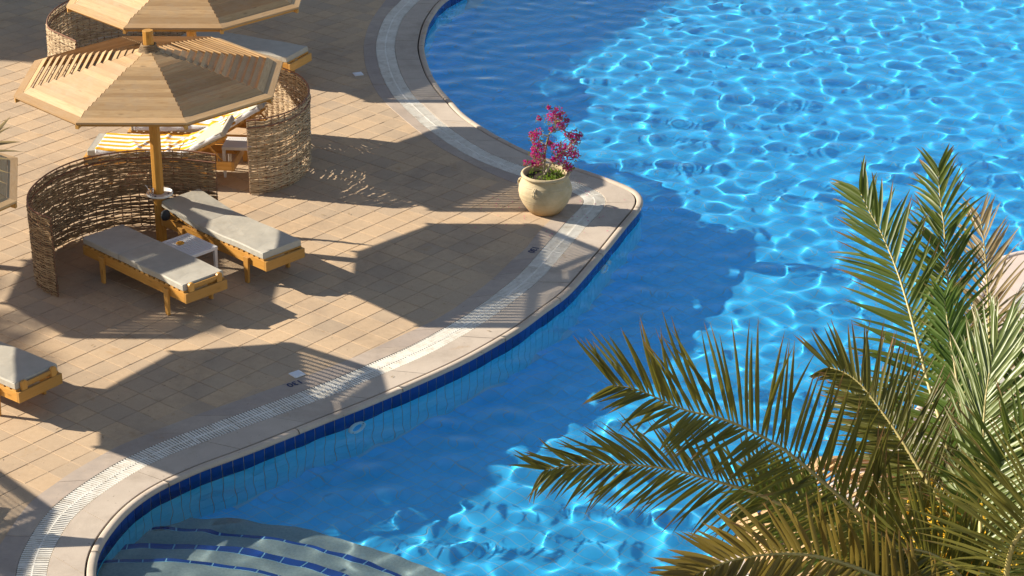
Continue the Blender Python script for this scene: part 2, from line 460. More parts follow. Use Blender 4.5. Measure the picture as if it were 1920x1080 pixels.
strip = MB(); n_ = len(B); SA, SB = offset(B, .02), offset(B, -.30)   # cut edge pieces between the whole pavers and the border
strip.v = [(x, y, -.0072) for x, y in SA] + [(x, y, -.0074) for x, y in SB]
strip.f = [(i, i+1, n_+i+1, n_+i) for i in range(n_ - 1)]
strip.build('edge_paver', M['tile'], deck)
PHI = math.radians(50.57); TS = .3094
E1 = np.array([math.cos(PHI), math.sin(PHI)]); E2 = np.array([math.sin(PHI), -math.cos(PHI)])
ORG = np.array([-.5157, 26.3983])
bigpoly = np.array([tuple(p) for p in offset(B, .09)[::-1]] + [(-1.9, 39.2), (-1.9, 46), (-30, 46), (-30, 14), (-5, 14)])
cand = []
for i in range(-75, 60):
    for j in range(-75, 60):
        c = ORG + TS * ((i + .5) * E1 + (j + .5) * E2)
        if not (-14 < c[0] < 1.2 and 17 < c[1] < 44): continue
        cand.append((i, j, c[0], c[1]))
cx = np.array([c[2] for c in cand]); cy = np.array([c[3] for c in cand])
ins = inside_poly(cx, cy, bigpoly)
cand = [c for c, k in zip(cand, ins) if k]
def dist_cam(c): return c[3]
vis, rest = [], []
for c in cand:
    u, v, d = to_px(c[2], c[3], 0)
    (vis if (-20 < u < 1940 and -20 < v < 1100) else rest).append((d, c))
vis.sort(key=lambda q: q[0])
near = [c for d, c in vis[:300]]; rest = [c for d, c in vis[300:]] + [c for d, c in rest]
tmeshes = []
for k in range(6):
    b = MB(); g1, g2 = .0026 + .0014 * rng.rand(), .0019 + .001 * rng.rand()
    hx, hy = TS / 2 - g1, TS / 2 - g2; ch = .004
    jit = rng.uniform(-.002, .002, 4)
    top = [(-hx+ch, -hy+ch), (hx-ch, -hy+ch), (hx-ch, hy-ch), (-hx+ch, hy-ch)]; low = [(-hx, -hy), (hx, -hy), (hx, hy), (-hx, hy)]
    b.v = [(x, y, -.03) for x, y in low] + [(x, y, -.009 + q) for (x, y), q in zip(low, jit)] + [(x, y, -.005 + q) for (x, y), q in zip(top, jit)]
    b.f = [(4+i, 4+(i+1) % 4, 8+(i+1) % 4, 8+i) for i in range(4)] + [(i, (i+1) % 4, 4+(i+1) % 4, 4+i) for i in range(4)] + [(8, 9, 10, 11)]
    o = b.build('tile', M['tile']); tmeshes.append((b, o.data)); bpy.data.objects.remove(o)
for c in near:
    o = link('tile', tmeshes[rng.randint(6)][1], deck, None, loc=(c[2], c[3], 0)); o.rotation_euler = (0, 0, PHI - PI / 2 + (PI/2 if rng.rand() < 0 else 0))
b = MB(); cp, sp_ = math.cos(PHI - PI/2), math.sin(PHI - PI/2)
for c in rest:
    bb = tmeshes[rng.randint(6)][0]; n = len(b.v)
    b.v += [(c[2] + x*cp - y*sp_, c[3] + x*sp_ + y*cp, z) for x, y, z in bb.v]
    b.f += [tuple(n + q for q in f) for f in bb.f]
b.build('tile', M['tile'], deck, kind='stuff')

# ------------------------------------------------------------------ curved edge: border stones, grate, coping, lip, waterline tiles
def seg_param(Q, tip):
    i = int(np.argmin(np.linalg.norm(Q - np.array(tip), axis=1)))
    L = np.r_[0, np.cumsum(np.linalg.norm(np.diff(Q, axis=0), axis=1))]
    u = np.where(np.arange(len(Q)) <= i, L / L[i], 1 + (L - L[i]) / (L[-1] - L[i]))
    return u
def at_u(Q, U, u): return np.stack([np.interp(u, U, Q[:, 0]), np.interp(u, U, Q[:, 1])], -1)
TIPG, TIPR, TIPB = (1.676, 29.03), (1.124, 29.05), (.715, 28.99)

def loft_pieces(name, A, UA, Cq, UC, us, z, th, m, parent, gap=.006, zj=.0015, n_in=None, inset=.0):
    """slab pieces between curves A and C, cut at the parameters us"""
    out = []
    L = np.r_[0, np.cumsum(np.linalg.norm(np.diff(at_u(A, UA, np.linspace(0, 2, 400)), axis=0), axis=1))]
    for a, c in zip(us[:-1], us[1:]):
        ln = np.interp(c, np.linspace(0, 2, 400), L) - np.interp(a, np.linspace(0, 2, 400), L)
        n = max(3, int(ln / .05)); e = gap / 2 / max(ln, .01) * (c - a)
        uu = np.linspace(a + e, c - e, n)
        P = at_u(A, UA, uu); Q = at_u(Cq, UC, uu)
        zz = z + rng.uniform(-zj, zj)
        D = (Q - P) / np.linalg.norm(Q - P, axis=1)[:, None] * .004
        b = MB()
        for ring, hz in ((P, zz - th), (P, zz - .004), (P + D, zz), (Q - D, zz), (Q, zz - .004), (Q, zz - th)):
            b.v += [(x, y, hz) for x, y in ring]
        for r in range(5):
            b.f += [(r*n + i, r*n + i + 1, (r+1)*n + i + 1, (r+1)*n + i) for i in range(n - 1)]
        b.f += [tuple(r*n for r in range(6)), tuple(r*n + n - 1 for r in reversed(range(6)))]
        # make normals point up
        v = b.v; f = b.f[2*(n-1)]
        pa, pb, pc = Vector(v[f[0]]), Vector(v[f[1]]), Vector(v[f[2]])
        if (pb - pa).cross(pc - pa).z < 0: b.f = [tuple(reversed(q)) for q in b.f]
        out.append(b.build(name, m, parent))
    return out

def pool_edge(G, UG, R, UR, B, UB, stones, band_m, cop_m, grate_module=.5, with_band=True):
    root_kind = 'structure'
    def cuts(Q, U, ln, u0=0.0, u1=2.0, jit=.15):
        L = np.r_[0, np.cumsum(np.linalg.norm(np.diff(Q, axis=0), axis=1))]
        n = max(1, int(round((np.interp(u1, U, L) - np.interp(u0, U, L)) / ln)))
        t = np.linspace(np.interp(u0, U, L), np.interp(u1, U, L), n + 1)
        t[1:-1] += rng.uniform(-jit, jit, n - 1) * ln
        return np.interp(t, L, U)
    edge = thing_struct('pool_edge')
    Rin, Rout = offset(R, .152), offset(R, -.152)
    if with_band: loft_pieces('border_stone', B, UB, Rout, UR, cuts(B, UB, .62), .000, .05, band_m, edge, zj=.0012)
    loft_pieces('coping_stone', Rin, UR, offset(G, -.016), UG, cuts(G, UG, .95), .000, .06, cop_m, edge, gap=.009)
    # rounded lip: swept profile, in lengths
    for a, c in zip(*(lambda t: (t[:-1], t[1:]))(cuts(G, UG, 1.6))):
        L = np.linspace(a, c, 400)
        n = max(4, int(np.linalg.norm(np.diff(at_u(G, UG, L), axis=0), axis=1).sum() / .045))
        uu = np.linspace(a + .0004, c - .0004, n)
        Pc = at_u(G, UG, uu); N = at_u(normals(G), UG, uu); N /= np.linalg.norm(N, axis=1)[:, None]
        prof = [(.006, -.06), (.004, -.008), (.010, .002), (.022, .008), (.055, .010), (.078, .004), (.090, -.010), (.094, -.026), (.088, -.042), (.074, -.052), (.03, -.054)]
        b = MB()
        for d, z in prof: b.v += [(x, y, z) for x, y in Pc + N * d]
        for r in range(len(prof) - 1):
            b.f += [(r*n + i, (r+1)*n + i, (r+1)*n + i + 1, r*n + i + 1) for i in range(n - 1)]
        b.f += [tuple(r*n for r in range(len(prof))), tuple(r*n + n - 1 for r in reversed(range(len(prof))))]
        o = b.build('lip', cop_m, edge, smooth=True)
    # near-black strip painted as shade in the coping joint; channel under the grate
    for nm, Qa, Qb, z, mm in (('channel', offset(R, -.165), offset(R, .165), -.049, M['channel']), ('joint_shade_strip', offset(G, -.03), offset(G, .008), -.040, M['dark'])):
        n = len(Qa); b = MB()
        b.v = [(x, y, z) for x, y in Qa] + [(x, y, z) for x, y in Qb]
        b.f = [(i, i+1, n+i+1, n+i) for i in range(n - 1)]
        b.build(nm, mm, edge)
    # grate modules: cross bars on a centre rib
    L = np.r_[0, np.cumsum(np.linalg.norm(np.diff(R, axis=0), axis=1))]
    NR = normals(R); nm_ = int(L[-1] / grate_module); pitch = .0365
    for k in range(nm_):
        b = MB()
        t0 = k * grate_module
        for s in np.arange(.008, grate_module - .006, pitch):
            for side in (-1, 1):
                t = t0 + s + (.006 if side > 0 else 0)
                if t > L[-1]: continue
                c = np.array([np.interp(t, L, R[:, 0]), np.interp(t, L, R[:, 1])]); nn = np.array([np.interp(t, L, NR[:, 0]), np.interp(t, L, NR[:, 1])]); nn /= np.linalg.norm(nn)
                p = c + nn * side * .0765
                b.box((p[0], p[1], -.010), (.0175, .139, .018), math.atan2(nn[1], nn[0]) - PI / 2)
        tt = np.linspace(t0 + .003, t0 + grate_module - .003, 8)
        pts = [(np.interp(q, L, R[:, 0]), np.interp(q, L, R[:, 1]), -.012) for q in tt]
        b.tube(pts, .013, 4)
        for dd in (-.143, .143):
            b.tube([(np.interp(q, L, R[:, 0]) + dd * np.interp(q, L, NR[:, 0]), np.interp(q, L, R[:, 1]) + dd * np.interp(q, L, NR[:, 1]), -.026) for q in tt], .008, 4)
        b.build('grate', M['grate'], edge)
    return edge
def thing_struct(name):
    o = bpy.data.objects.new(name, None); COL.objects.link(o); o['kind'] = 'structure'; return o
UG, UR, UB = seg_param(G, TIPG), seg_param(R, TIPR), seg_param(B, TIPB)
edge = pool_edge(G, UG, R, UR, B, UB, None, M['band'], M['coping'])
edge.name = 'pool_edge'
# island deck with the same edge
R2 = resample([tuple(p) for p in offset(G2, -.53)[::12]], sig=.3); B2 = resample([tuple(p) for p in offset(G2, -.95)[::12]], sig=.45)
T2 = (6.25, 27.1)
edge2 = pool_edge(G2, seg_param(G2, T2), R2, seg_param(R2, (5.95, 26.75)), B2, seg_param(B2, (5.6, 26.4)), None, M['deck2'], M['deck2'])
edge2.name = 'island_edge'
sheet('island_deck', [tuple(p) for p in B2[::6]] + [(14, 14), (1.5, 14)], -.004, M['deck2'], None, 'structure', .25)

# ------------------------------------------------------------------ pool basin
basin = thing_struct('pool_basin')
W = offset(G, .062); W2 = offset(G2, .062)
pool_poly = np.array([tuple(p) for p in W] + [(-3.0, 16.5), (0.0, 16.3)] + [tuple(p) for p in W2] + [(15, 46), (2.5, 46), (0.6, 41)])
def wall(Q, step, name_prefix, parts):
    L = np.r_[0, np.cumsum(np.linalg.norm(np.diff(Q, axis=0), axis=1))]; N = normals(Q)
    # grout backing
    n = len(Q); b = MB()
    for d, z in ((-.09, -.052), (.0, -.052), (.0, FLOOR_Z - .02), (-.09, FLOOR_Z - .02)):
        b.v += [(x, y, z) for x, y in Q + N * d]
    for r in range(3): b.f += [(r*n+i, (r+1)*n+i, (r+1)*n+i+1, r*n+i+1) for i in range(n-1)]
    return L, N, b
def on(Q, L, t): return np.array([np.interp(t, L, Q[:, 0]), np.interp(t, L, Q[:, 1])])
for Q, many in ((W, True), (W2, False)):
    L, N, bk = wall(Q, .135, '', True)
    n = len(Q)
    o = bk.build('wall_backing', M['grout_warm'] if many else M['grout_warm'], basin)
    o.data.materials.append(M['grout'])
    tw = .1375
    small = MB()
    for k in range(int(L[-1] / tw)):
        a, c = k * tw + .005, (k + 1) * tw - .005
        pa, pc = on(Q, L, a), on(Q, L, c); m = on(N, L, (a + c) / 2); m /= np.linalg.norm(m)
        def slab(b, z1, z0, t=.006):
            pts = []
            for z in (z0, z1):
                for p, d in ((pa, -.01), (pc, -.01), (pc, t), (pa, t)):
                    q = p + m * d; pts.append((q[0], q[1], z))
            b.hexa(pts)
        u, v, _ = to_px(*on(Q, L, (a + c) / 2), -.1)
        nb = MB(); slab(nb, -.055, -.30)
        nb.f = [tuple(reversed(f)) for f in nb.f]
        if many: nb.build('waterline_tile', M['navy'], basin)
        else:
            q = len(small.v); small.v += nb.v; small.f += [tuple(q + i for i in f) for f in nb.f]
        for r in range(6):
            z1 = -.307 - r * tw; nb = MB(); slab(nb, z1 - .003, z1 - tw + .003, .005); nb.f = [tuple(reversed(f)) for f in nb.f]
            if many:
                if k == 0 and r == 0: aqua = MB()
                q = len(aqua.v); aqua.v += nb.v; aqua.f += [tuple(q + i for i in f) for f in nb.f]
    if many: aqua.build('wall_tile', M['walltile'], basin, kind='stuff')
    else: small.build('waterline_tile', M['navy'], basin, kind='stuff')
# underwater part of the backing is pale grout: split by height
for o in basin.children if False else [o for o in COL.objects if o.name.startswith('wall_backing')]:
    for p in o.data.polygons: p.material_index = 0
# floor
fl = sheet('pool_floor', [(-12, 10), (20, 10), (20, 50), (-12, 50)], FLOOR_Z - .002, M["grout"], basin, None, .1)
ft = .152; fphi = math.radians(47)
F1_, F2_ = np.array([math.cos(fphi), math.sin(fphi)]), np.array([-math.sin(fphi), math.cos(fphi)])
cc = []
for i in range(-40, 330):
    for j in range(-160, 200):
        c = np.array([0., 17.]) + ft * ((i + .5) * F1_ + (j + .5) * F2_)
        if -4.6 < c[0] < 11.5 and 17.5 < c[1] < 42.5: cc.append(c)
cc = np.array(cc); ins = inside_poly(cc[:, 0], cc[:, 1], pool_poly)
cc = cc[ins]
WAVE = .0044
STEP_C = np.array([-3.62, 17.27])
rr = np.linalg.norm(cc - STEP_C, axis=1); cc = cc[rr > 4.2]
pu = np.array([to_px(x, y, FLOOR_Z + .6)[:2] for x, y in cc])
sv = (pu[:, 0] > 0) & (pu[:, 0] < 1420) & (pu[:, 1] < 1085)
order = np.argsort(np.where(sv, cc[:, 1], 1e9)); nearf, restf = cc[order[:300]], cc[order[300:]]
h = ft / 2 - .004
fb = MB(); fb.v = [(-h, -h, FLOOR_Z), (h, -h, FLOOR_Z), (h, h, FLOOR_Z), (-h, h, FLOOR_Z)]; fb.f = [(0, 1, 2, 3)]; fo = fb.build('floor_tile', M['pooltile']); fm = fo.data; bpy.data.objects.remove(fo)
for c in nearf:
    o = link('floor_tile', fm, basin, None, loc=(c[0], c[1], 0)); o.rotation_euler = (0, 0, fphi); o.cycles.is_caustics_receiver = True
cf, sf = math.cos(fphi), math.sin(fphi)
base = np.array([(-h, -h), (h, -h), (h, h), (-h, h)]) @ np.array([[cf, sf], [-sf, cf]])
V = []; F = []
V = np.concatenate([np.concatenate([restf[:, None, :] + base[None], np.full((len(restf), 4, 1), FLOOR_Z)], 2),
                    np.concatenate([restf[:, None, :] + base[None] * 1.0, np.full((len(restf), 4, 1), FLOOR_Z - .006)], 2)], 1).reshape(-1, 3)
i0 = np.arange(len(restf))[:, None] * 8
F = i0 // 2 + np.array([[0, 1, 2, 3]])
V = V.reshape(-1, 8, 3)[:, :4].reshape(-1, 3)
link('floor_tile', np_mesh('floor_tile', V, F, M['pooltile']), basin, 'stuff')

# underwater steps: four round treads with navy nosing tiles
steps = thing_struct('pool_steps')
RAD = [(2.95, -.36), (3.43, -.56), (3.88, -.76), (4.27, -.94)]; NOSE = (.045, .105, .05)
for k, (r, z) in enumerate(RAD):
    r0 = RAD[k-1][0] - .02 if k else 0
    b = MB(); n = 120; a0, a1 = math.radians(-25), math.radians(150)
    ang = np.linspace(a0, a1, n)
    prof = [(max(r0, .02), z), (r, z), (r, (RAD[k+1][1] if k < 3 else FLOOR_Z) - .02)]
    for rr_, z_ in prof: b.v += [(STEP_C[0] + rr_ * math.cos(a), STEP_C[1] + rr_ * math.sin(a), z_) for a in ang]
    for r_ in range(2): b.f += [(r_*n+i, (r_+1)*n+i, (r_+1)*n+i+1, r_*n+i+1) for i in range(n-1)]
    b.build('tread', M['step'], steps)
    if k < 3:
        arc = .24 / r; kk = 0; a = a0
        while a < a1 - arc:
            nb = MB(); aa = np.linspace(a + .012 / r, a + arc - .004 / r, 4)
            for rr_, z_ in ((r - NOSE[k], z + .002), (r - NOSE[k] + .002, z + .009), (r + .004, z + .009), (r + .010, z + .003), (r + .010, z - .10)):
                nb.v += [(STEP_C[0] + rr_ * math.cos(q), STEP_C[1] + rr_ * math.sin(q), z_) for q in aa]
            for r_ in range(4): nb.f += [(r_*4+i, (r_+1)*4+i, (r_+1)*4+i+1, r_*4+i+1) for i in range(3)]
            nb.build('nosing_tile', M['navy'], steps); a += arc
for k, (r, z) in enumerate(RAD[:3]):   # light grout bed below the nosing tiles
    b = MB(); n = 100; ang = np.linspace(math.radians(-25), math.radians(150), n)
    for rr_, z_ in ((r - NOSE[k] - .006, z + .003), (r + .006, z + .003), (r + .006, z - .1)): b.v += [(STEP_C[0] + rr_ * math.cos(a), STEP_C[1] + rr_ * math.sin(a), z_) for a in ang]
    for r_ in range(2): b.f += [(r_*n+i, (r_+1)*n+i, (r_+1)*n+i+1, r_*n+i+1) for i in range(n-1)]
    b.build('nosing_bed', M['grout'], steps)

# round wall fittings
def wall_fitting(px, name, label, r, z):
    L = np.r_[0, np.cumsum(np.linalg.norm(np.diff(W, axis=0), axis=1))]; N = normals(W)
    best = min(range(len(W)), key=lambda i: abs(to_px(W[i][0], W[i][1], z * .5)[0] - px[0]) + abs(to_px(W[i][0], W[i][1], z * .5)[1] - px[1]))
    p, nn = W[best], N[best]
    t = thing(name, label, 'pool light' if r > .06 else 'water inlet', (p[0], p[1], z), math.atan2(nn[1], nn[0]))
    b = MB(); k = 28
    prof = [(r * .55, .012), (r * .60, .030), (r * .85, .034), (r * .97, .026), (r, .008), (r, .0)]
    for rr_, d in prof: b.v += [(d, rr_ * math.cos(2*PI*j/k), rr_ * math.sin(2*PI*j/k)) for j in range(k)]
    for i in range(len(prof)-1): b.f += [(i*k+j, (i+1)*k+j, (i+1)*k+(j+1) % k, i*k+(j+1) % k) for j in range(k)]
    b.build('ring', M['lamp_ring'], t, smooth=True)
    b = MB(); b.v = [(.014, 0, 0)] + [(.012, r*.56 * math.cos(2*PI*j/k), r*.56 * math.sin(2*PI*j/k)) for j in range(k)]; b.f = [(0, 1+j, 1+(j+1) % k) for j in range(k)]
    b.build('lens', M['pooltile'], t)
    if r > .06:
        for a in (.7, 3.8):
            MB().box((.035, r * .78 * math.cos(a), r * .78 * math.sin(a)), (.008, .012, .012)).build('screw', M['black'], t)
wall_fitting((667, 790), 'pool_light', 'round pale pool light below the navy tiles nearest the underwater steps', .125, -.37)
wall_fitting((1126, 498), 'pool_light', 'round pale pool light below the navy tiles near the pointed corner with the pot', .115, -.40)
wall_fitting((1142, 487), 'water_inlet', 'small round water inlet beside the pool light near the pointed corner', .05, -.38)

# ------------------------------------------------------------------ water with real ripples
st = .024
xs = np.arange(-6.6, 11.5, st); ys = np.arange(16.6, 43.0, st)
X, Y = np.meshgrid(xs, ys)
Z = np.zeros_like(X); wr = np.random.RandomState(9)
for k in range(42):
    lam = math.exp(wr.uniform(math.log(.27), math.log(.66))); a = wr.uniform(0, 2*PI); kk = 2*PI / lam
    Z += WAVE * lam ** 2.0 * np.sin(kk * (X * math.cos(a) + Y * math.sin(a)) + wr.uniform(0, 6.28))
for k in range(26):   # short wind ripples, stronger far out in the pool
    lam = math.exp(wr.uniform(math.log(.12), math.log(.3))); a = PI / 2 + wr.normal(0, .5); kk = 2*PI / lam
    far = np.clip((Y - 27) / 9, 0, 1) * .8 + .08
    Z += .00003 * lam / .2 * far * np.sin(kk * (X * math.cos(a) + Y * math.sin(a)) + wr.uniform(0, 6.28) + 1.5 * np.sin(X * .9 + k) * np.sin(Y * .7))
amp = .92 + .10 * np.sin(X * .45 + 1.3) * np.sin(Y * .38 + .4)
Z *= amp
# water sheet extended unseen under the deck, added so sunlight refracts properly near edges
keep = inside_poly((X[:-1, :-1] + st/2).ravel(), (Y[:-1, :-1] + st/2).ravel(), np.array([(x - 2.4, y + .5) for x, y in G] + [(-6.4, 16.7), (0.0, 16.7)] + [tuple(p) for p in offset(G2, -.02)] + [(15, 46), (2.5, 46), (-2.0, 41)]))
ny, nx = X.shape
I = np.arange(nx * ny).reshape(ny, nx)
F = np.stack([I[:-1, :-1], I[:-1, 1:], I[1:, 1:], I[1:, :-1]], -1).reshape(-1, 4)[keep]
used = np.unique(F); rem = -np.ones(nx * ny, dtype=np.int64); rem[used] = np.arange(len(used))
V = np.stack([X.ravel(), Y.ravel(), (Z + WATER_Z).ravel()], -1)[used]; F = rem[F]
water = link('water', np_mesh('water', V, F, M['water'], True), None, 'structure')
water.cycles.is_caustics_caster = True

# ------------------------------------------------------------------ wooden parasols with louvred octagonal roofs
PSI = math.radians(202.0); RC = 1.685; HR = 2.214; RF = RC * math.cos(PI / 8); RISE = .39
def zroof(r): return HR + (RF - r) / RF * RISE
def make_parasol(label, group):
    t = thing('parasol', label, 'parasol', group=group)
    ps = MB()
    prof = [(.074, 0), (.074, 1.3), (.071, 2.84)]
    n = 8
    for r, z in prof: ps.v += [(r * math.cos(2*PI*j/n + .2), r * math.sin(2*PI*j/n + .2), z) for j in range(n)]
    for i in range(2): ps.f += [(i*n+j, i*n+(j+1) % n, (i+1)*n+(j+1) % n, (i+1)*n+j) for j in range(n)]
    ps.f.append(tuple(2*n + j for j in range(n)))
    ps.build('pole', M['pole'], t, bevel=.006)
    rp = MB()   # coconut rope wound round the pole above the roof
    for q, (rr_, zz) in enumerate(((.135, 2.575), (.118, 2.592), (.102, 2.612), (.09, 2.632), (.084, 2.652))):
        pts = [((rr_ + .006 * math.sin(a * 5 + q)) * math.cos(a), (rr_ + .006 * math.sin(a * 7)) * math.sin(a), zz + .004 * math.sin(a * 3 + q)) for a in np.linspace(0, 2*PI, 26)]
        rp.tube(pts, .014, 5, cap=False)
    rp.build('rope_binding', M['rope'], t, smooth=True)
    rows = []
    r_in, r_out, nrow = .115, RF - .082, 15
    edges = np.linspace(r_in, r_out, nrow + 1)
    tn = math.tan(PI / 8)
    for i in range(nrow):
        ri, ro = edges[i], edges[i+1]
        lift = .014 if i < 4 else .034
        gi = .002 if i < 4 else .008
        ri2 = ri + gi; th = .017
        zi, zo = zroof(ri) + lift + .004, zroof(ro) + .002
        b = MB()
        b.hexa([(ri2, -ri2*tn + .004, zi - th), (ro, -ro*tn + .004, zo - th), (ro, ro*tn - .004, zo - th), (ri2, ri2*tn - .004, zi - th),
                (ri2, -ri2*tn + .004, zi), (ro, -ro*tn + .004, zo), (ro, ro*tn - .004, zo), (ri2, ri2*tn - .004, zi)])
        o = b.build('slat', M['slat']); rows.append(o.data); bpy.data.objects.remove(o)
    b = MB(); ri, ro = r_out + .004, RF + .03
    b.hexa([(ri, -ri*tn, zroof(ri) - .02), (ro, -ro*tn, zroof(ro) - .02), (ro, ro*tn, zroof(ro) - .02), (ri, ri*tn, zroof(ri) - .02),
            (ri, -ri*tn, zroof(ri) + .004), (ro, -ro*tn, zroof(ro) + .004), (ro, ro*tn, zroof(ro) + .004), (ri, ri*tn, zroof(ri) + .004)])
    o = b.build('rim_board', M['slat']); rim = o.data; bpy.data.objects.remove(o)
    b = MB().box((RF - .03, 0, HR - .045), (.024, 2 * (RF - .03) * tn, .05)); o = b.build('fascia', M['fascia']); fas = o.data; bpy.data.objects.remove(o)
    b = MB(); p0, p1 = (.05, 0, zroof(0) - .075), (RC + .02, 0, HR - .060)
    b.hexa([(p0[0], -.022, p0[2] - .03), (p1[0], -.022, p1[2] - .03), (p1[0], .022, p1[2] - .03), (p0[0], .022, p0[2] - .03),
            (p0[0], -.022, p0[2] + .035), (p1[0], -.022, p1[2] + .022), (p1[0], .022, p1[2] + .022), (p0[0], .022, p0[2] + .035)])
    o = b.build('rafter', M['fascia']); raf = o.data; bpy.data.objects.remove(o)
    for k in range(8):
        a = PI / 8 + k * PI / 4
        for me, nm in [(m_, 'slat') for m_ in rows] + [(rim, 'rim_board'), (fas, 'fascia')]:
            link(nm, me, t).rotation_euler = (0, 0, a)
        link('rafter', raf, t).rotation_euler = (0, 0, k * PI / 4)
    return t
PG = 'octagonal wooden parasols'
par = make_parasol('octagonal wooden parasol with a tray on its pole, the only one fully in view', PG)
par.location = (-4.515, 27.70, 0); par.rotation_euler = (0, 0, PSI)
index_kids()
def more_parasol(x, y, psi, label):
    o = copy_tree(par); o.location = (x, y, 0); o.rotation_euler = (0, 0, psi); o['label'] = label; return o
more_parasol(-4.49, 31.28, PSI, 'octagonal slatted wooden parasol cut by the top edge, above the towelled loungers')
more_parasol(-7.10, 24.05, math.radians(213), 'octagonal slatted wooden parasol of which only a corner shows beside the dry palm tips')
more_parasol(-5.58, 35.48, PSI, 'octagonal slatted wooden parasol beyond the top edge over the farthest lounger and screen')
u4 = more_parasol(-9.50, 27.62, math.radians(202), 'octagonal slatted wooden parasol off to the side of the big curved wicker screen')
u4.scale = (1, 1, 1.2)   # stretched so its unseen roof throws shade onto the grey lounger
more_parasol(-10.45, 21.25, math.radians(199), 'octagonal slatted wooden parasol off to the side, its shadow tip reaching the curved grate')
p5 = more_parasol(3.45, 16.35, math.radians(207), 'octagonal slatted wooden parasol on the pale island deck half hidden by palm fronds')
# tray on the first pole (part of that parasol)
inv = Matrix.Rotation(-PSI, 4, 'Z')
b = MB(); k = 40
def tray_r(a): return .165 * (1 - .0 * math.cos(a))
prof = [(.0, .0), (.148, .0), (.156, .004), (.162, .022), (.168, .024), (.170, .018), (.164, -.008), (.10, -.012), (.0, -.012)]
b.lathe(prof, k, (0, 0, 0))
o = b.build('tray', M['white'], par, smooth=True); 
tc_ = inv @ Vector((.02, -.035, 0)); o.location = (tc_.x, tc_.y, .665)
for dx, dy in ((-.09, -.10), (.11, -.02), (-.045, -.125)):
    q = inv @ Vector((dx + .02, dy - .0, 0))
    MB().lathe([(0, .0025), (.016, .0025), (.016, -.001)], 14).build('cup_hole', M['black'], par, loc=(q.x, q.y, .668))
g = thing('drinking_glass', 'clear drinking glass with a straw on the white tray of the parasol pole', 'glass', (-4.515 - .075, 27.70 - .115, .668))
MB().lathe([(0, .004), (.026, .004), (.031, .10), (.034, .10), (.029, 0), (0, 0)], 20).build('cup', M['glass'], g, smooth=True)
MB().tube([(.0, 0, .01), (-.055, .0, .135), (-.075, 0, .15)], .004, 6).build('straw', M['white'], g)

# ------------------------------------------------------------------ loungers
def slab_bent(pts, y0, y1, th, b, r=.009):
    """cushion: profile polyline pts (x, z) of the underside extruded over y with rounded edges"""
    prof = []
    for yy, zz in ((y0 + r, 0), (y0, r), (y0, th - r * 1.3), (y0 + r * 1.3, th), (y1 - r * 1.3, th), (y1, th - r * 1.3), (y1, r), (y1 - r, 0)):
        prof.append((yy, zz))
    n0 = len(b.v); m = len(prof)
    rings = []
    for i, (x, z) in enumerate(pts):
        a = Vector((pts[min(i+1, len(pts)-1)][0] - pts[max(i-1, 0)][0], 0, pts[min(i+1, len(pts)-1)][1] - pts[max(i-1, 0)][1])).normalized()
        nrm = Vector((-a.z, 0, a.x))
        sh = 1.0
        if i == 0 or i == len(pts) - 1: sh = .88
        for yy, zz in prof:
            zc = th / 2 + (zz - th / 2) * sh; yc = (y0 + y1) / 2 + (yy - (y0 + y1) / 2) * (1 if sh == 1 else .985)
            q = Vector((x, 0, z)) + nrm * zc
            b.v.append((q.x, yc, q.z))
    for i in range(len(pts) - 1):
        for j in range(m):
            o = n0 + i * m; j2 = (j + 1) % m
            b.f.append((o + j, o + j2, o + m + j2, o + m + j))
    b.f.append(tuple(n0 + j for j in reversed(range(m)))); b.f.append(tuple(n0 + (len(pts)-1) * m + j for j in range(m)))

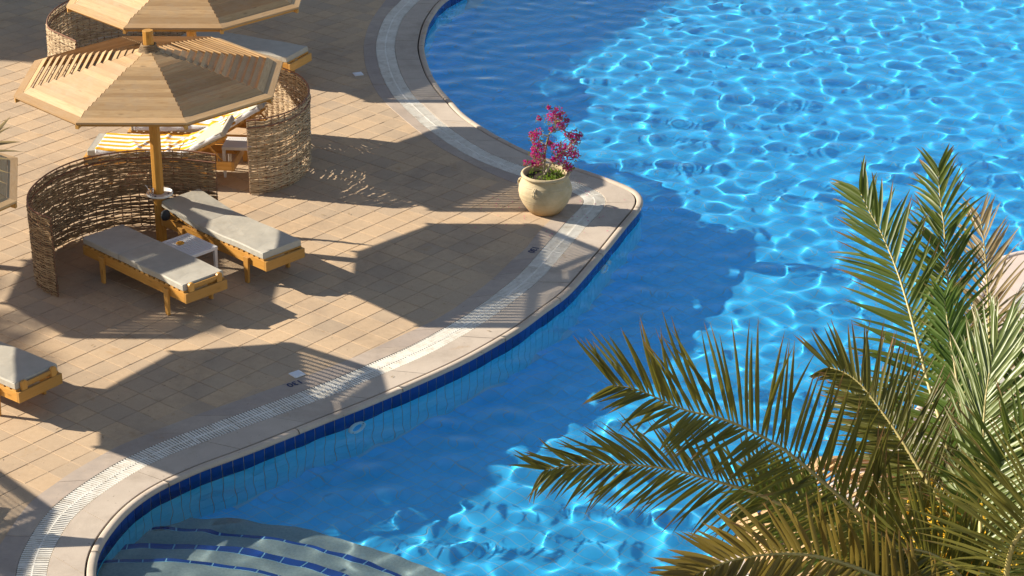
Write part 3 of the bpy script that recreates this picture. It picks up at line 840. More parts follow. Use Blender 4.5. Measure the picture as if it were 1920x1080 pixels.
ZF = .375; BH = .125
def make_lounger(label, F, ang, raise_deg=0, handle=True, group='wooden sun loungers with grey cushions', W=.62, L=2.08):
    t = thing('sun_lounger', label, 'sun lounger', (F[0], F[1], 0), ang, group)   # local x runs from foot (0) to head (-L)
    hinge = -(L - .74)
    for s in (-1, 1):
        MB().box((-L/2, s * (W/2 - .016), ZF - BH/2), (L - .07, .032, BH)).build('side_rail', M['frame'], t, bevel=.003)
    MB().box((-.016, 0, ZF - BH/2), (.034, W + .004, BH)).build('end_board', M['frame_y'], t, bevel=.003)
    MB().box((-L + .016, 0, ZF - BH/2), (.034, W + .004, BH)).build('end_board', M['frame_y'], t, bevel=.003)
    for x in (-.36, -1.66):
        for s in (-1, 1):
            b = MB(); y = s * (W/2 + .0175)
            b.hexa([(x - .030, y - .016, 0), (x + .030, y - .016, 0), (x + .030, y + .016, 0), (x - .030, y + .016, 0),
                    (x - .048, y - .016, ZF - .03), (x + .048, y - .016, ZF - .03), (x + .048, y + .016, ZF - .03), (x - .048, y + .016, ZF - .03)])
            b.build('leg', M['frame_z'], t, bevel=.003)
    sb = MB().box((0, 0, 0), (.062, W - .01, .018)); o = sb.build('slat', M['frame_y']); sm = o.data; bpy.data.objects.remove(o)
    x = -.085
    while x > hinge + .03:
        link('slat', sm, t, loc=(x, 0, ZF + .0095)); x -= .098
    ca, sa = math.cos(math.radians(raise_deg)), math.sin(math.radians(raise_deg))
    xb = .05
    while xb < .72:
        o = link('slat', sm, t, loc=(hinge - xb * ca, 0, ZF + .0095 + xb * sa)); o.rotation_euler = (0, math.radians(raise_deg), 0); xb += .098
    if raise_deg > 3:
        bf = MB()
        for s in (-1, 1):
            bf.tube([(hinge, s * (W/2 - .05), ZF - .012), (hinge - .74 * ca, s * (W/2 - .05), ZF - .012 + .74 * sa)], .022, 4)
            bf.tube([(hinge - .45 * ca, s * (W/2 - .08), ZF + .45 * sa - .03), (hinge - .62, s * (W/2 - .08), ZF - .09)], .015, 4)
        bf.build('backrest_frame', M['frame'], t)
    th = .085; zc = ZF + .0195
    b = MB(); xs_ = np.linspace(-.055, hinge + .004, 16)[::-1]; xs_ = np.sort(np.r_[xs_, xs_[0] + .008, xs_[-1] - .008])
    slab_bent([(x_, zc + .004 * math.sin(x_ * 9)) for x_ in xs_], -W/2 + .005, W/2 - .005, th, b)
    b.build('cushion', M['cushion'], t, smooth=True).data.set_sharp_from_angle(angle=.5)
    b = MB(); q = np.array([.735, .727, .6, .45, .3, .15, .012, .004])
    slab_bent([(hinge - v_ * ca, zc + v_ * sa) for v_ in q], -W/2 + .005, W/2 - .005, th, b)
    b.build('cushion', M['cushion'], t, smooth=True).data.set_sharp_from_angle(angle=.5)
    sm_ = MB()   # stitched piping along the top edges of the seat cushion
    for s in (-1, 1): sm_.tube([(x_, s * (W/2 - .012), zc + th - .006 + .003 * math.sin(x_ * 9)) for x_ in xs_[1:-1]], .0035, 5)
    sm_.tube([(xs_[-2], y_, zc + th - .004) for y_ in np.linspace(-W/2 + .02, W/2 - .02, 6)], .0035, 5)
    sm_.build('piping', M['cushion'], t, smooth=True)
    if handle:
        for s in (-1, 1):
            hb = MB(); k = 12; n = len(hb.v)
            pr_ = [(-.04, .0)] + [(.038 * math.cos(a), .072 + .038 * math.sin(a)) for a in np.linspace(-.3, PI + .3, 10)][::-1] + [(.04, 0)]
            pr_ = [(-.036, 0.)] + [(-.042 * math.cos(a), .075 + .04 * math.sin(a)) for a in np.linspace(-.4, PI + .4, 10)] + [(.036, 0.)]
            m_ = len(pr_)
            for dx in (-.03, .002): hb.v += [(-.012 + dx, s * (W/2 - .10) + y_, ZF + z_) for y_, z_ in pr_]
            hb.f += [tuple(reversed(range(m_))), tuple(m_ + i for i in range(m_))] + [(i, (i+1) % m_, m_ + (i+1) % m_, m_ + i) for i in range(m_)]
            hb.build('stop_bracket', M['frame_z'], t)
        MB().box((-.026, 0, ZF + .062), (.022, W - .27, .045)).build('stop_rail', M['frame_y'], t, bevel=.004)
    return t, hinge
make_lounger('grey cushioned wooden lounger with a wooden end stop, nearest the camera under the full parasol', (-3.65, 25.44), math.radians(-45), 0, True)
make_lounger('grey cushioned wooden lounger without an end stop, behind the white ribbed table', (-2.79, 26.38), math.radians(-44.5), 9, False)
lt1, hg1 = make_lounger('wooden lounger under the yellow striped towel, nearer of the two towelled loungers', (-5.80, 30.02), math.radians(174.5), 29, False, W=.66)
lt2, hg2 = make_lounger('wooden lounger under the rumpled towel partly hidden by the full parasol roof', (-5.35, 30.98), math.radians(175), 33, False, W=.66)
make_lounger('wooden lounger with a blue grey cushion in full shade near the top edge', (-3.21, 33.78), math.radians(-27), 0, False)
make_lounger('grey cushioned wooden lounger cut off by the picture edge, with a wooden end stop', (-5.17, 22.90), math.radians(-38), 0, True)
make_lounger('unseen wooden lounger with a steeply raised backrest, added to cast a shadow beside the curved grate', (-6.5, 19.0), math.radians(-100), 58, False)  # out of view, made up to throw the rounded shadow near the grate

# striped towels draped over the two loungers
def make_towel(lt, hinge, raise_deg, name_label, x0, x1, W, seed, amp, yshift=0.0):
    r = np.random.RandomState(seed)
    nx, ny = 120, 56
    ca, sa = math.cos(math.radians(raise_deg)), math.sin(math.radians(raise_deg))
    Wt = W + .12
    b = MB(); b.uv = []
    zt = ZF + .0195 + .085 + .007
    ws = [(r.uniform(5, 13), r.uniform(-9, 9), r.uniform(0, 6.3), r.uniform(.4, 1)) for _ in range(9)]
    creases = [(r.uniform(x1, x0), r.uniform(-.3, .3), r.uniform(-1.2, 1.2), r.uniform(.02, .045)) for _ in range(7)]
    for i in range(nx):
        s = x0 + (x1 - x0) * i / (nx - 1)
        for j in range(ny):
            v = j / (ny - 1); y = (v - .5) * Wt
            wob = .02 * math.sin(s * 3.1 + seed) + .012 * math.sin(s * 7.7)
            yy = y + wob + yshift
            h = sum(a_ * math.sin(kx * s + ky * y + ph) for kx, ky, ph, a_ in ws) / 5
            h = max(0, h) ** 1.5 * amp
            near_h = math.exp(-((s - hinge) / .10) ** 2)
            h += near_h * .028 * (1 + math.sin(y * 21 + seed)) * .6
            for cx_, cy_, sl, wd in creases:
                d = (s - cx_) + sl * (y - cy_) ; h += amp * .9 * math.exp(-(d / wd) ** 2) * math.exp(-((y - cy_) / .22) ** 2)
            edge = abs(yy) - (W/2 - .012)
            if s > hinge: px_, pz = s, zt
            else: px_, pz = hinge + (s - hinge) * ca, zt + (hinge - s) * sa
            nx_, nz = (0, 1) if s > hinge else (sa, ca)
            if edge > 0:
                drop = edge * 1.0
                yy = math.copysign(W/2 - .012 + min(.016, edge * .5) + .006 * math.sin(s * 25 + seed), yy)
                px_ -= nx_ * drop; pz -= nz * drop; h *= .25
            b.v.append((px_ + nx_ * h, yy, pz + nz * h)); b.uv.append((s, v))
    b.f = [(i*ny + j, i*ny + j + 1, (i+1)*ny + j + 1, (i+1)*ny + j) for i in range(nx-1) for j in range(ny-1)]
    o = b.build('beach_towel', M['towel'], smooth=True)
    o.location = lt.location; o.rotation_euler = lt.rotation_euler
    sm = o.modifiers.new('thick', 'SOLIDIFY'); sm.thickness = .006; sm.offset = 0
    return tag(o, name_label, 'towel', 'yellow and white striped towels')
make_towel(lt1, hg1, 29, 'yellow and white striped towel spread over the nearer raised lounger', -.17, -1.98, .66, 3, .024)
make_towel(lt2, hg2, 33, 'crumpled yellow and white striped towel on the lounger beyond the parasol pole', -.10, -1.95, .66, 8, .05)

# ------------------------------------------------------------------ small white tables
def make_table(label, x, y, ang, W=.60, D=.46, H=.41, top=True):
    t = thing('side_table', label, 'side table', (x, y, 0), ang, 'white plastic side tables')
    b = MB(); k = 13
    for i in range(k):
        xx = -W/2 + .045 + (W - .09) * i / (k - 1)
        b.box((xx, 0, H - .008), (.030, D - .08, .014))
    b.build('ribbed_top', M['white'], t)
    f = MB()
    for s in (-1, 1):
        f.box((0, s * (D/2 - .02), H - .02), (W, .04, .045)); f.box((s * (W/2 - .02), 0, H - .0205), (.04, D - .08, .044))
    f.build('rim', M['white'], t, bevel=.004)
    for sx in (-1, 1):
        for sy in (-1, 1):
            MB().box((sx * (W/2 - .025), sy * (D/2 - .025), (H - .045) / 2), (.045, .045, H - .045), taper=.75).build('leg', M['white'], t, bevel=.004)
    return t
make_table('white ribbed table between the two grey loungers with an orange disc on it', -4.02, 26.62, math.radians(-45))
tag(MB().lathe([(0, 0), (.048, 0), (.052, .006), (.048, .014), (0, .014)], 24).build('orange_disc', M['orange'], loc=(-4.12, 26.66, .41)), 'flat orange plastic disc lying on the ribbed white table', 'disc')
make_table('white side table behind the raised towelled lounger beside the wicker screen', -3.75, 30.05, math.radians(-5), .4, .4, .45)
bg = MB()
for i, (r_, z_) in enumerate(((.02, 0), (.06, .015), (.075, .07), (.06, .12), (.035, .14), (.0, .143))):
    bg.v += [(r_ * .9 * math.cos(2*PI*j/16), r_ * .55 * math.sin(2*PI*j/16), z_) for j in range(16)]
bg.f = [(i*16+j, i*16+(j+1) % 16, (i+1)*16+(j+1) % 16, (i+1)*16+j) for i in range(5) for j in range(16)]
o = bg.build('pouch', M['black'], smooth=True, loc=(-4.40, 27.42, .40)); o.rotation_euler = (0, 0, .6); tag(o, 'small black pouch at the head of the lounger behind the ribbed table', 'pouch')

# ------------------------------------------------------------------ woven wicker screens
def make_screen(label, path, H, rows, rad, mat, seed, fill=1.0, stake_gap=.115, tops=None):
    r = np.random.RandomState(seed)
    c = np.mean(path, axis=0)
    P = resample(path, .02, .07) - c
    N = normals(P)
    L = np.r_[0, np.cumsum(np.linalg.norm(np.diff(P, axis=0), axis=1))]
    t = thing('wicker_screen', label, 'wicker screen', (c[0], c[1], 0), group='curved woven wicker screens')
    ns = int(L[-1] / stake_gap); ts = np.linspace(0.006, L[-1] - .006, ns + 1)
    lean = lambda s, z: .02 * math.sin(s * 1.7 + seed) * z
    def pos(s, z, off):
        p = np.array([np.interp(s, L, P[:, 0]), np.interp(s, L, P[:, 1])]); n = np.array([np.interp(s, L, N[:, 0]), np.interp(s, L, N[:, 1])])
        q = p + n * (off + lean(s, z)); return (q[0], q[1], z)
    hs = [H + r.uniform(-.012, .018) for _ in ts]
    for i, s in enumerate(ts):
        b = MB(); b.tube([pos(s, 0, 0), pos(s, H * .5, r.uniform(-.004, .004)), pos(s, hs[i], 0)], [.0075, .007, .006], 5)
        b.build('stake', M['stake'], t)
    w = MB()
    zs = np.linspace(.012, H - .03, rows)
    for q, z in enumerate(zs):
        s = 0.0; par_ = q % 2
        zdrift = r.uniform(-.003, .003)
        while s < L[-1] - .03:
            ln = r.uniform(.5, 1.3); e = min(L[-1], s + ln)
            if r.rand() < fill:
                pts = []; n = max(3, int((e - s) / (stake_gap / 2)))
                rr_ = rad * r.uniform(.7, 1.3); dz = r.uniform(-.007, .007); tilt = r.uniform(-.012, .012)
                for u in np.linspace(s - .03 if s > .03 else s, e, n):
                    k = u / (L[-1] / ns)
                    off = math.cos(PI * (k + par_)) * (.0075 + rr_ * .6)
                    zz = z + dz + tilt * (u - s) + r.uniform(-.0035, .0035) + .004 * math.sin(u * 9 + q)
                    pts.append(pos(u, max(.004, min(H, zz)), off + r.uniform(-.002, .002)))
                w.tube(pts, [rr_] * (n - 1) + [rr_ * .6], 4, cap=False)
            s = e + r.uniform(-.02, .02)
    w.build('weave', mat, t, kind='stuff')
    b = MB(); b.tube([pos(u, H + .004 + .006 * math.sin(u * 4), .0) for u in np.linspace(0, L[-1], 60)], .011, 6)
    b.build('top_rail', M['stake'], t)
    b = MB(); b.tube([pos(u, H - .10 + .006 * math.sin(u * 3), -.018) for u in np.linspace(0, L[-1], 60)], .010, 6)
    b.build('inner_rail', M['stake'], t)
    return t
make_screen('open weave wicker screen curving round the two grey loungers below the full parasol', [(-5.54,25.96),(-5.74,26.12),(-5.9,26.42),(-5.96,26.9),(-5.85,27.4),(-5.6,27.8),(-5.3,28.05),(-4.9,28.2),(-4.45,28.2),(-4.1,28.12),(-3.79,28.02)], 1.05, 88, .0090, M['twig'], 1, .93)
make_screen('dense wicker screen curving round the raised backs of the towelled loungers', [(-3.54,29.27),(-3.31,29.33),(-3.05,29.55),(-2.87,29.95),(-2.82,30.5),(-2.98,31.05),(-3.27,31.45),(-3.6,31.7),(-4.0,31.85)], 1.05, 84, .0096, M['twig_pale'], 2, .96)
make_screen('pale dense wicker screen at the top edge half under the cut off parasol', [(-6.37,32.6),(-6.62,32.85),(-6.9,33.2),(-7.0,33.7),(-6.93,34.2),(-6.75,34.6),(-6.45,34.9),(-6.0,35.1),(-5.5,35.15),(-5.0,35.1)], 1.05, 82, .0098, M['twig_pale'], 3, .97)

# ------------------------------------------------------------------ clay pot with bougainvillea
POT = (.44, 28.69)
pot = thing('clay_pot', 'big cream clay pot with ear handles standing on the pointed deck corner', 'pot', (POT[0], POT[1], 0), .2)
prof = [(0, .0), (.19, .0), (.215, .012), (.25, .06), (.305, .14), (.345, .23), (.357, .30), (.350, .37), (.325, .44), (.295, .475), (.290, .490), (.300, .505), (.318, .515), (.325, .53), (.318, .548), (.300, .556), (.282, .548), (.272, .52), (.268, .46), (.0, .452)]
b = MB(); b.lathe(prof[:-1], 72); b.build('body', M['pot'], pot, smooth=True)
MB().lathe([(.275, .47), (.2, .485), (.1, .478), (.0, .49)][::-1], 32).build('soil', M['soil'], pot)
for an in (math.radians(-128), math.radians(52), math.radians(-38 + 180)):
    b = MB(); ca, sa = math.cos(an), math.sin(an)
    for dr in (0, .022):
        pts = []
        for q in np.linspace(0, 1, 9):
            z = .43 - .15 * q; rad_ = .318 + (.05 + dr * .3) * math.sin(PI * min(1, q * 1.15)) + .012
            tw_ = dr * 1.0
            pts.append((rad_ * ca - tw_ * sa, rad_ * sa + tw_ * ca, z))
        b.tube(pts, .015, 7)
    b.build('ear_handle', M['pot'], pot, smooth=True)
bou = thing('bougainvillea', 'small bougainvillea with magenta bracts growing in the cream clay pot', 'plant', (POT[0], POT[1], .0))
CL = [(0.04, 1.42, 0.018), (-0.09, 1.33, 0.023), (0.08, 1.29, 0.068), (0.15, 1.37, 0.053), (0.21, 1.31, 0.045), (0.16, 1.23, 0.075), (0.28, 1.25, 0.023), (0.22, 1.15, 0.045), (0.08, 1.15, 0.03), (-0.1, 1.15, 0.053), (-0.19, 1.12, 0.027), (-0.16, 1.08, 0.045), (-0.11, 1.0, 0.045), (-0.05, 0.93, 0.045), (-0.16, 0.86, 0.038), (-0.14, 0.8, 0.053), (-0.08, 0.76, 0.06), (0.05, 1.0, 0.018), (0.13, 0.94, 0.06), (0.11, 0.78, 0.038), (0.17, 0.84, 0.053), (0.25, 0.88, 0.075), (0.31, 0.81, 0.09), (0.38, 0.76, 0.06), (0.34, 0.99, 0.045), (0.28, 1.04, 0.027), (0.39, 1.07, 0.057), (0.45, 1.08, 0.023), (0.42, 0.96, 0.03), (0.37, 0.91, 0.038), (0.23, 0.76, 0.075), (0.29, 0.65, 0.053), (-0.25, 0.65, 0.03), (-0.16, 0.64, 0.038), (-0.08, 0.65, 0.038), (0.32, 0.62, 0.03)]
BR = [[(-0.01, 0.45), (-0.01, 0.75), (0.02, 0.94), (0.05, 1.07), (0.13, 1.18), (0.12, 1.35)], [(-0.0, 0.52), (0.05, 0.65), (0.16, 0.83), (0.28, 0.91), (0.4, 1.04)], [(0.03, 1.05), (-0.07, 1.13), (-0.19, 1.12)], [(0.02, 0.91), (-0.08, 0.97)], [(-0.01, 0.57), (-0.09, 0.59), (-0.17, 0.64)], [(-0.01, 0.72), (-0.1, 0.78)], [(0.16, 0.83), (0.31, 0.78)], [(0.09, 1.13), (0.22, 1.15)], [(0.13, 1.26), (0.21, 1.31)]]
b = MB(); rr = np.random.RandomState(4)
for q, l in enumerate(BR):
    pts = []
    for i, (x, z) in enumerate(l): pts.append((x, (.02 if i == 0 else .10 * math.sin(q * 2.1 + i * .8)) * min(1, i), z))
    fine = []
    for i in range(len(pts) - 1):
        for u in (0, .5):
            p = Vector(pts[i]).lerp(Vector(pts[i+1]), u); fine.append(p + Vector((rr.normal(0, .006), rr.normal(0, .006), 0)))
    fine.append(Vector(pts[-1]))
    r0 = .020 if q < 2 else .008
    b.tube(fine, list(np.linspace(r0, .004, len(fine))), 6)
b.build('trunk', M['branch'], bou, smooth=True)
def leaf_quad(b, p, d, n, ln, wd, fold=.3):
    d = d.normalized(); s = d.cross(n).normalized(); n = s.cross(d)
    k = len(b.v)
    b.v += [tuple(p), tuple(p + d*ln*.5 + s*wd*.5 + n*wd*fold), tuple(p + d*ln), tuple(p + d*ln*.5 - s*wd*.5 + n*wd*fold), tuple(p + d*ln*.5)]
    b.f += [(k, k+1, k+4), (k+1, k+2, k+4), (k, k+4, k+3), (k+4, k+2, k+3)]
    b.uv += [(0, 0), (.3, .4), (.5, .7), (.3, .4), (.5, .4)]
def rv(): return Vector(rr.normal(0, 1, 3)).normalized()
fol = MB(); fol.uv = []
for x, z, r_ in CL:
    fc = MB(); fc.uv = []; y = .12 * math.sin(x * 9 + z * 5); r_ = r_ * 1.15
    nb_ = int(16 + 1700 * r_ * r_ * 2.6)
    for _ in range(nb_):
        d = rv(); c = Vector((x, y, z)) + d * r_ * rr.uniform(.35, 1.05)
        ax = (d + rv() * .7).normalized(); sd = ax.cross(rv()).normalized()
        for a in range(3):
            q = Matrix.Rotation(a * 2.09, 3, ax) @ sd
            leaf_quad(fc, c, (q + ax * .8), ax, rr.uniform(.020, .029), .019, .25)
    fc.build('flower_cluster', M['bract'], bou, kind='stuff')
    for _ in range(int(nb_ * .95)):
        d = rv(); c = Vector((x, y, z - r_ * .25)) + d * r_ * rr.uniform(.6, 1.35)
        leaf_quad(fol, c, d + rv() * .8, rv(), rr.uniform(.022, .038), .020)
for q, l in enumerate(BR):
    for i in range(1, len(l)):
        for _ in range(9):
            u = rr.rand(); c = Vector((l[i-1][0] * (1-u) + l[i][0] * u, .08 * math.sin(q * 2.1 + i * .8), l[i-1][1] * (1-u) + l[i][1] * u)) + rv() * .03
            if c.z > .62: leaf_quad(fol, c, rv(), rv(), .03, .018)
fol.build('foliage', M['leaf'], bou, kind='stuff')
wd = MB(); wd.uv = []
for _ in range(420):
    a = rr.uniform(0, 2*PI); q = .25 * math.sqrt(rr.rand()); x, y = q * math.cos(a), q * math.sin(a)
    if x < -.02 and rr.rand() < .75: continue
    leaf_quad(wd, Vector((x, y, .48 + rr.uniform(0, .05))), Vector((rr.normal(0, .6), rr.normal(0, .6), 1)), rv(), rr.uniform(.03, .055), .016)
tag(wd.build('pot_weeds', M['weed'], loc=(POT[0], POT[1], 0), kind='stuff'), 'low green weeds covering the soil of the cream clay pot', 'weeds')

# ------------------------------------------------------------------ small marks and covers on the deck
def cover(px, ang, label):
    pass
for (x, y), a, lb in (((-2.37, 34.14), .35, 'small white square cover set in the paving in the shade near the curved grate'), ((-2.45, 23.86), math.radians(40), 'small white square cover in the paving beside the painted depth number')):
    t = thing('floor_cover', lb, 'cover', (x, y, 0), a, 'white square covers in the paving')
    MB().box((0, 0, .004), (.14, .14, .014)).build('frame', M['cap'], t, bevel=.002)
    MB().box((0, 0, .0125), (.105, .105, .006)).build('lid', M['cap'], t, bevel=.002)
def marking(txt, x, y, ang, size, label):
    cu = bpy.data.curves.new('depth_marking', 'FONT'); cu.body = txt; cu.size = size; cu.extrude = .0006; cu.align_x = 'CENTER'; cu.align_y = 'CENTER'; cu.offset = .0025
    o = bpy.data.objects.new('depth_marking', cu); COL.objects.link(o)
    dg = bpy.context.evaluated_depsgraph_get(); me = bpy.data.meshes.new_from_object(o.evaluated_get(dg)); bpy.data.objects.remove(o)
    me.materials.clear(); me.materials.append(M['ink'])
    o = bpy.data.objects.new('depth_marking', me); COL.objects.link(o); o.location = (x, y, .004); o.rotation_euler = (0, 0, ang)
    return tag(o, label, 'painted number', 'painted depth numbers')
marking('130', -2.46, 23.63, math.radians(218), .13, 'dark painted depth number upside down on the border beside the white cover')
marking('130', .27, 27.40, math.radians(245), .13, 'dark painted depth number on the shaded border near the cream clay pot')

lr = np.random.RandomState(12)
fp = MB(); fp.uv = []
for _ in range(46):
    a = lr.uniform(0, 2*PI); q = abs(lr.normal(0, .55)) + .33
    x, y = POT[0] + q * math.cos(a) + .1, POT[1] + q * math.sin(a) * .8
    if inside_poly(np.array([x]), np.array([y]), np.array([tuple(p) for p in offset(G, -.05)] + [(-6, 18), (-6, 38)]))[0]:
        leaf_quad(fp, Vector((x, y, .008)), Vector((math.cos(a * 7), math.sin(a * 7), .1)), Vector((0, 0, 1)), lr.uniform(.018, .03), .018, .15)
tag(fp.build('fallen_petals', M['bract'], kind='stuff'), 'magenta petals fallen on the deck around the clay pot', 'petals')
dl = MB(); dl.uv = []
for _ in range(40):
    x, y = lr.uniform(-6.5, .4), lr.uniform(20, 31)
    if inside_poly(np.array([x]), np.array([y]), np.array([tuple(p) for p in offset(G, -.1)] + [(-9, 18), (-9, 38)]))[0]:
        a = lr.uniform(0, 2*PI); leaf_quad(dl, Vector((x, y, .006)), Vector((math.cos(a), math.sin(a), .06)), Vector((0, 0, 1)), lr.uniform(.03, .09), .014, .2)
tag(dl.build('dry_leaf_litter', M['frond_dry'], kind='stuff'), 'small dry leaf scraps scattered over the sandy paving', 'leaf litter')

# ------------------------------------------------------------------ palms
def smooth_path(P, n):
    P = [Vector(p) for p in P]; out = []
    L = [0]
    for a, c in zip(P[:-1], P[1:]): L.append(L[-1] + (c - a).length)
    for q in np.linspace(0, L[-1], n):
        i = max(0, min(len(P) - 2, int(np.searchsorted(L, q) - 1))); t = (q - L[i]) / (L[i+1] - L[i])
        p0, p1, p2, p3 = P[max(i-1, 0)], P[i], P[i+1], P[min(i+2, len(P)-1)]
        out.append(.5 * ((2*p1) + (p2-p0)*t + (2*p0-5*p1+4*p2-p3)*t*t + (3*p1-p0-3*p2+p3)*t**3))
    return out, L[-1]
def leaflet(b, p, d, n, ln, wd, droop, bend):
    """folded tapering strip, uv.y runs 0..1 from base to tip"""
    d = d.normalized(); s = d.cross(n)
    if s.length < 1e-4: s = Vector((1, 0, 0))
    s.normalize(); n = s.cross(d)
    K = 6; k0 = len(b.v); q = Vector(p); dd = Vector(d)
    for i in range(K + 1):
        u = i / K
        w = wd * (min(1, .35 + u * 3.2)) * (1 - u ** 2.6) + .0006
        b.v += [tuple(q + s * w * .5 + n * w * .28), tuple(q), tuple(q - s * w * .5 + n * w * .28)]
        b.uv += [(0, u), (.5, u), (1, u)]
        dd = (dd + Vector((0, 0, -1)) * droop / K + s * bend / K).normalized()
        q = q + dd * ln / K
    for i in range(K):
        a = k0 + i * 3
        b.f += [(a, a+1, a+4, a+3), (a+1, a+2, a+5, a+4)]
def frond(parent, P, view, pairs, Lmax, wd, mat, seed, ang=52, angs=None, vee=.25, droop=.25, start=.12, sep=False, rach=.017, tipang=24, one=None):
    r = np.random.RandomState(seed)
    path, total = smooth_path(P, 60)
    fr = MB(); fr.tube(path, list(np.linspace(rach, .0035, 60)), 6)
    fo = fr.build('frond', M['rachis'], parent, smooth=True)
    joined = MB(); joined.uv = []
    for k in range(pairs):
        u = start + (1 - start) * (k / (pairs - 1)) ** .93
        for sd in (-1, 1):
            uu = min(.999, u + (.004 if sd > 0 else 0) + r.uniform(-.003, .003))
            f = uu * 59; i = int(f); p = path[i].lerp(path[min(59, i+1)], f - i)
            T = (path[min(59, i+1)] - path[max(0, i-1)]).normalized()
            V = (Vector((0, 0, 12)) - p).normalized() if view is None else Vector(view)
            N = (V - T * V.dot(T)).normalized(); S = T.cross(N)
            an_ = ang if angs is None else angs[0 if sd < 0 else 1]
            a = math.radians(an_ + (tipang - an_) * max(0, (u - .55) / .45) + r.normal(0, 3.5))
            lf = Lmax * (math.sin(PI * min(1, .18 + .62 * u * .95)) ** .8) * (1 if u < .8 else 1 - (u - .8) * 1.25) * r.uniform(.86, 1.1)
            d = T * math.cos(a) + (S * sd * math.cos(vee) + N * math.sin(vee) * r.uniform(.4, 1.6)) * math.sin(a)
            if one: lf *= one[0] if sd < 0 else one[1]
            nn = (N + S * sd * r.normal(0, .25) + T * r.normal(0, .2)).normalized()
            tgt = joined
            if sep: tgt = MB(); tgt.uv = []
            odd = r.rand() < .10
            leaflet(tgt, p, d, nn, lf, wd * r.uniform(.75, 1.2), droop * (r.uniform(2, 4.5) if odd else r.uniform(.3, 1.8)), r.normal(0, .35 if odd else .13))
            if sep: tgt.build('leaflet', mat, fo, smooth=True)
    if not sep: joined.build('leaflets', mat, fo, smooth=True, kind='stuff')
    return fo
FR = {
'F1':[(2.485,10.462,5.432),(2.422,10.998,5.635),(2.39,11.522,5.878),(2.35,11.79,6.008),(2.298,12.227,6.246),(2.249,12.505,6.404),(2.181,12.745,6.539),(2.131,12.873,6.609),(2.089,13.001,6.684)],
'F2':[(2.532,10.54,5.383),(2.562,11.101,5.575),(2.581,11.737,5.832),(2.579,12.163,6.026),(2.584,12.56,6.228),(2.586,12.749,6.33),(2.604,12.976,6.462),(2.603,13.15,6.563),(2.613,13.345,6.685)],
'F3':[(2.43,10.456,5.403),(2.237,10.535,5.549),(2.042,10.599,5.673),(1.883,10.639,5.756),(1.782,10.681,5.85),(1.642,10.729,5.961),(1.454,10.788,6.11),(1.265,10.825,6.217),(1.08,10.845,6.292),(0.892,10.848,6.34),(0.667,10.867,6.44),(0.528,10.863,6.473)],
'F4':[(2.453,10.812,5.212),(2.146,10.937,5.337),(1.863,11.045,5.457),(1.519,11.146,5.573),(1.325,11.201,5.642),(1.133,11.238,5.688),(0.918,11.274,5.735),(0.724,11.292,5.759),(0.528,11.297,5.766),(0.331,11.293,5.761),(0.185,11.279,5.742)],
'F5':[(2.447,10.324,5.582),(2.361,10.533,5.744),(2.266,10.682,5.85),(2.153,10.854,5.978),(2.065,10.996,6.093),(1.964,11.135,6.203),(1.876,11.241,6.287),(1.788,11.311,6.326),(1.72,11.348,6.333)],
'F6':[(2.313,9.93,5.672),(1.95,9.89,5.837),(1.709,9.865,5.969),(1.572,9.843,6.033),(1.435,9.813,6.082),(1.3,9.772,6.113),(1.165,9.721,6.131),(1.031,9.659,6.137),(0.871,9.562,6.121),(0.771,9.489,6.101)],
'F7':[(2.347,9.981,5.765),(2.371,10.276,5.991),(2.395,10.438,6.125),(2.424,10.629,6.29),(2.451,10.775,6.422),(2.492,10.908,6.55),(2.539,11.011,6.655)],
'F8':[(2.305,9.369,6.118),(2.308,9.351,6.361),(2.341,9.328,6.489),(2.399,9.288,6.625),(2.483,9.225,6.744),(2.595,9.115,6.821)],
'F9':[(2.592,10.443,5.443),(2.734,10.919,5.681),(2.854,11.333,5.912),(2.95,11.687,6.128),(3.037,11.978,6.319)],
'F10':[(2.701,11.147,5.071),(2.795,11.895,5.33),(2.892,12.644,5.647),(2.951,13.167,5.902),(2.978,13.504,6.079),(2.982,13.731,6.202)],
'F11':[(2.465,10.378,5.484),(2.475,10.859,5.748),(2.466,11.284,6.005),(2.451,11.594,6.207),(2.441,11.79,6.342),(2.433,11.957,6.462)],
'F12':[(2.536,11.026,5.008),(2.266,11.21,5.066),(2.046,11.372,5.141),(1.82,11.532,5.221),(1.648,11.654,5.291),(1.444,11.773,5.346)],
'F13':[(2.574,10.934,5.067),(2.441,11.226,5.161),(2.363,11.551,5.315),(2.274,11.819,5.443),(2.151,12.098,5.572),(2.019,12.322,5.667)],
'F14':[(2.43,10.082,5.575),(2.253,10.095,5.787),(2.109,10.093,5.913),(1.939,10.054,5.967),(1.795,9.96,5.932)],
'F15':[(2.432,10.125,5.643),(2.491,10.282,5.925),(2.548,10.406,6.164),(2.615,10.446,6.266),(2.705,10.441,6.299)],
}
palm = thing('date_palm', 'large green and olive date palm whose fronds spread over the pool and island deck', 'palm tree', (0, 0, 0))
ANG7 = (20, 72)
frond(palm, FR['F10'], None, 64, .46, .020, M['frond_dry'], 10, ang=42)
frond(palm, FR['F13'], None, 62, .44, .024, M['frond_olive'], 13, ang=50)
frond(palm, FR['F12'], None, 64, .46, .024, M['frond_green'], 12, ang=52)
frond(palm, FR['F9'], None, 60, .44, .024, M['frond_green'], 9, ang=50)
frond(palm, FR['F2'], None, 74, .44, .026, M['frond_green'], 2, ang=48)
frond(palm, FR['F1'], None, 62, .46, .029, M['frond_green'], 1, ang=56, sep=True, droop=.15)
frond(palm, FR['F4'], None, 78, .40, .021, M['frond_olive'], 4, ang=52, tipang=30)
frond(palm, FR['F3'], None, 70, .60, .023, M['frond_olive'], 3, ang=64, vee=.35, sep=True, one=(.62, 1), droop=.10, tipang=36)
frond(palm, FR['F5'], None, 64, .46, .021, M['frond_olive'], 5, ang=60, vee=.3, one=(.55, 1), droop=.1, tipang=34)
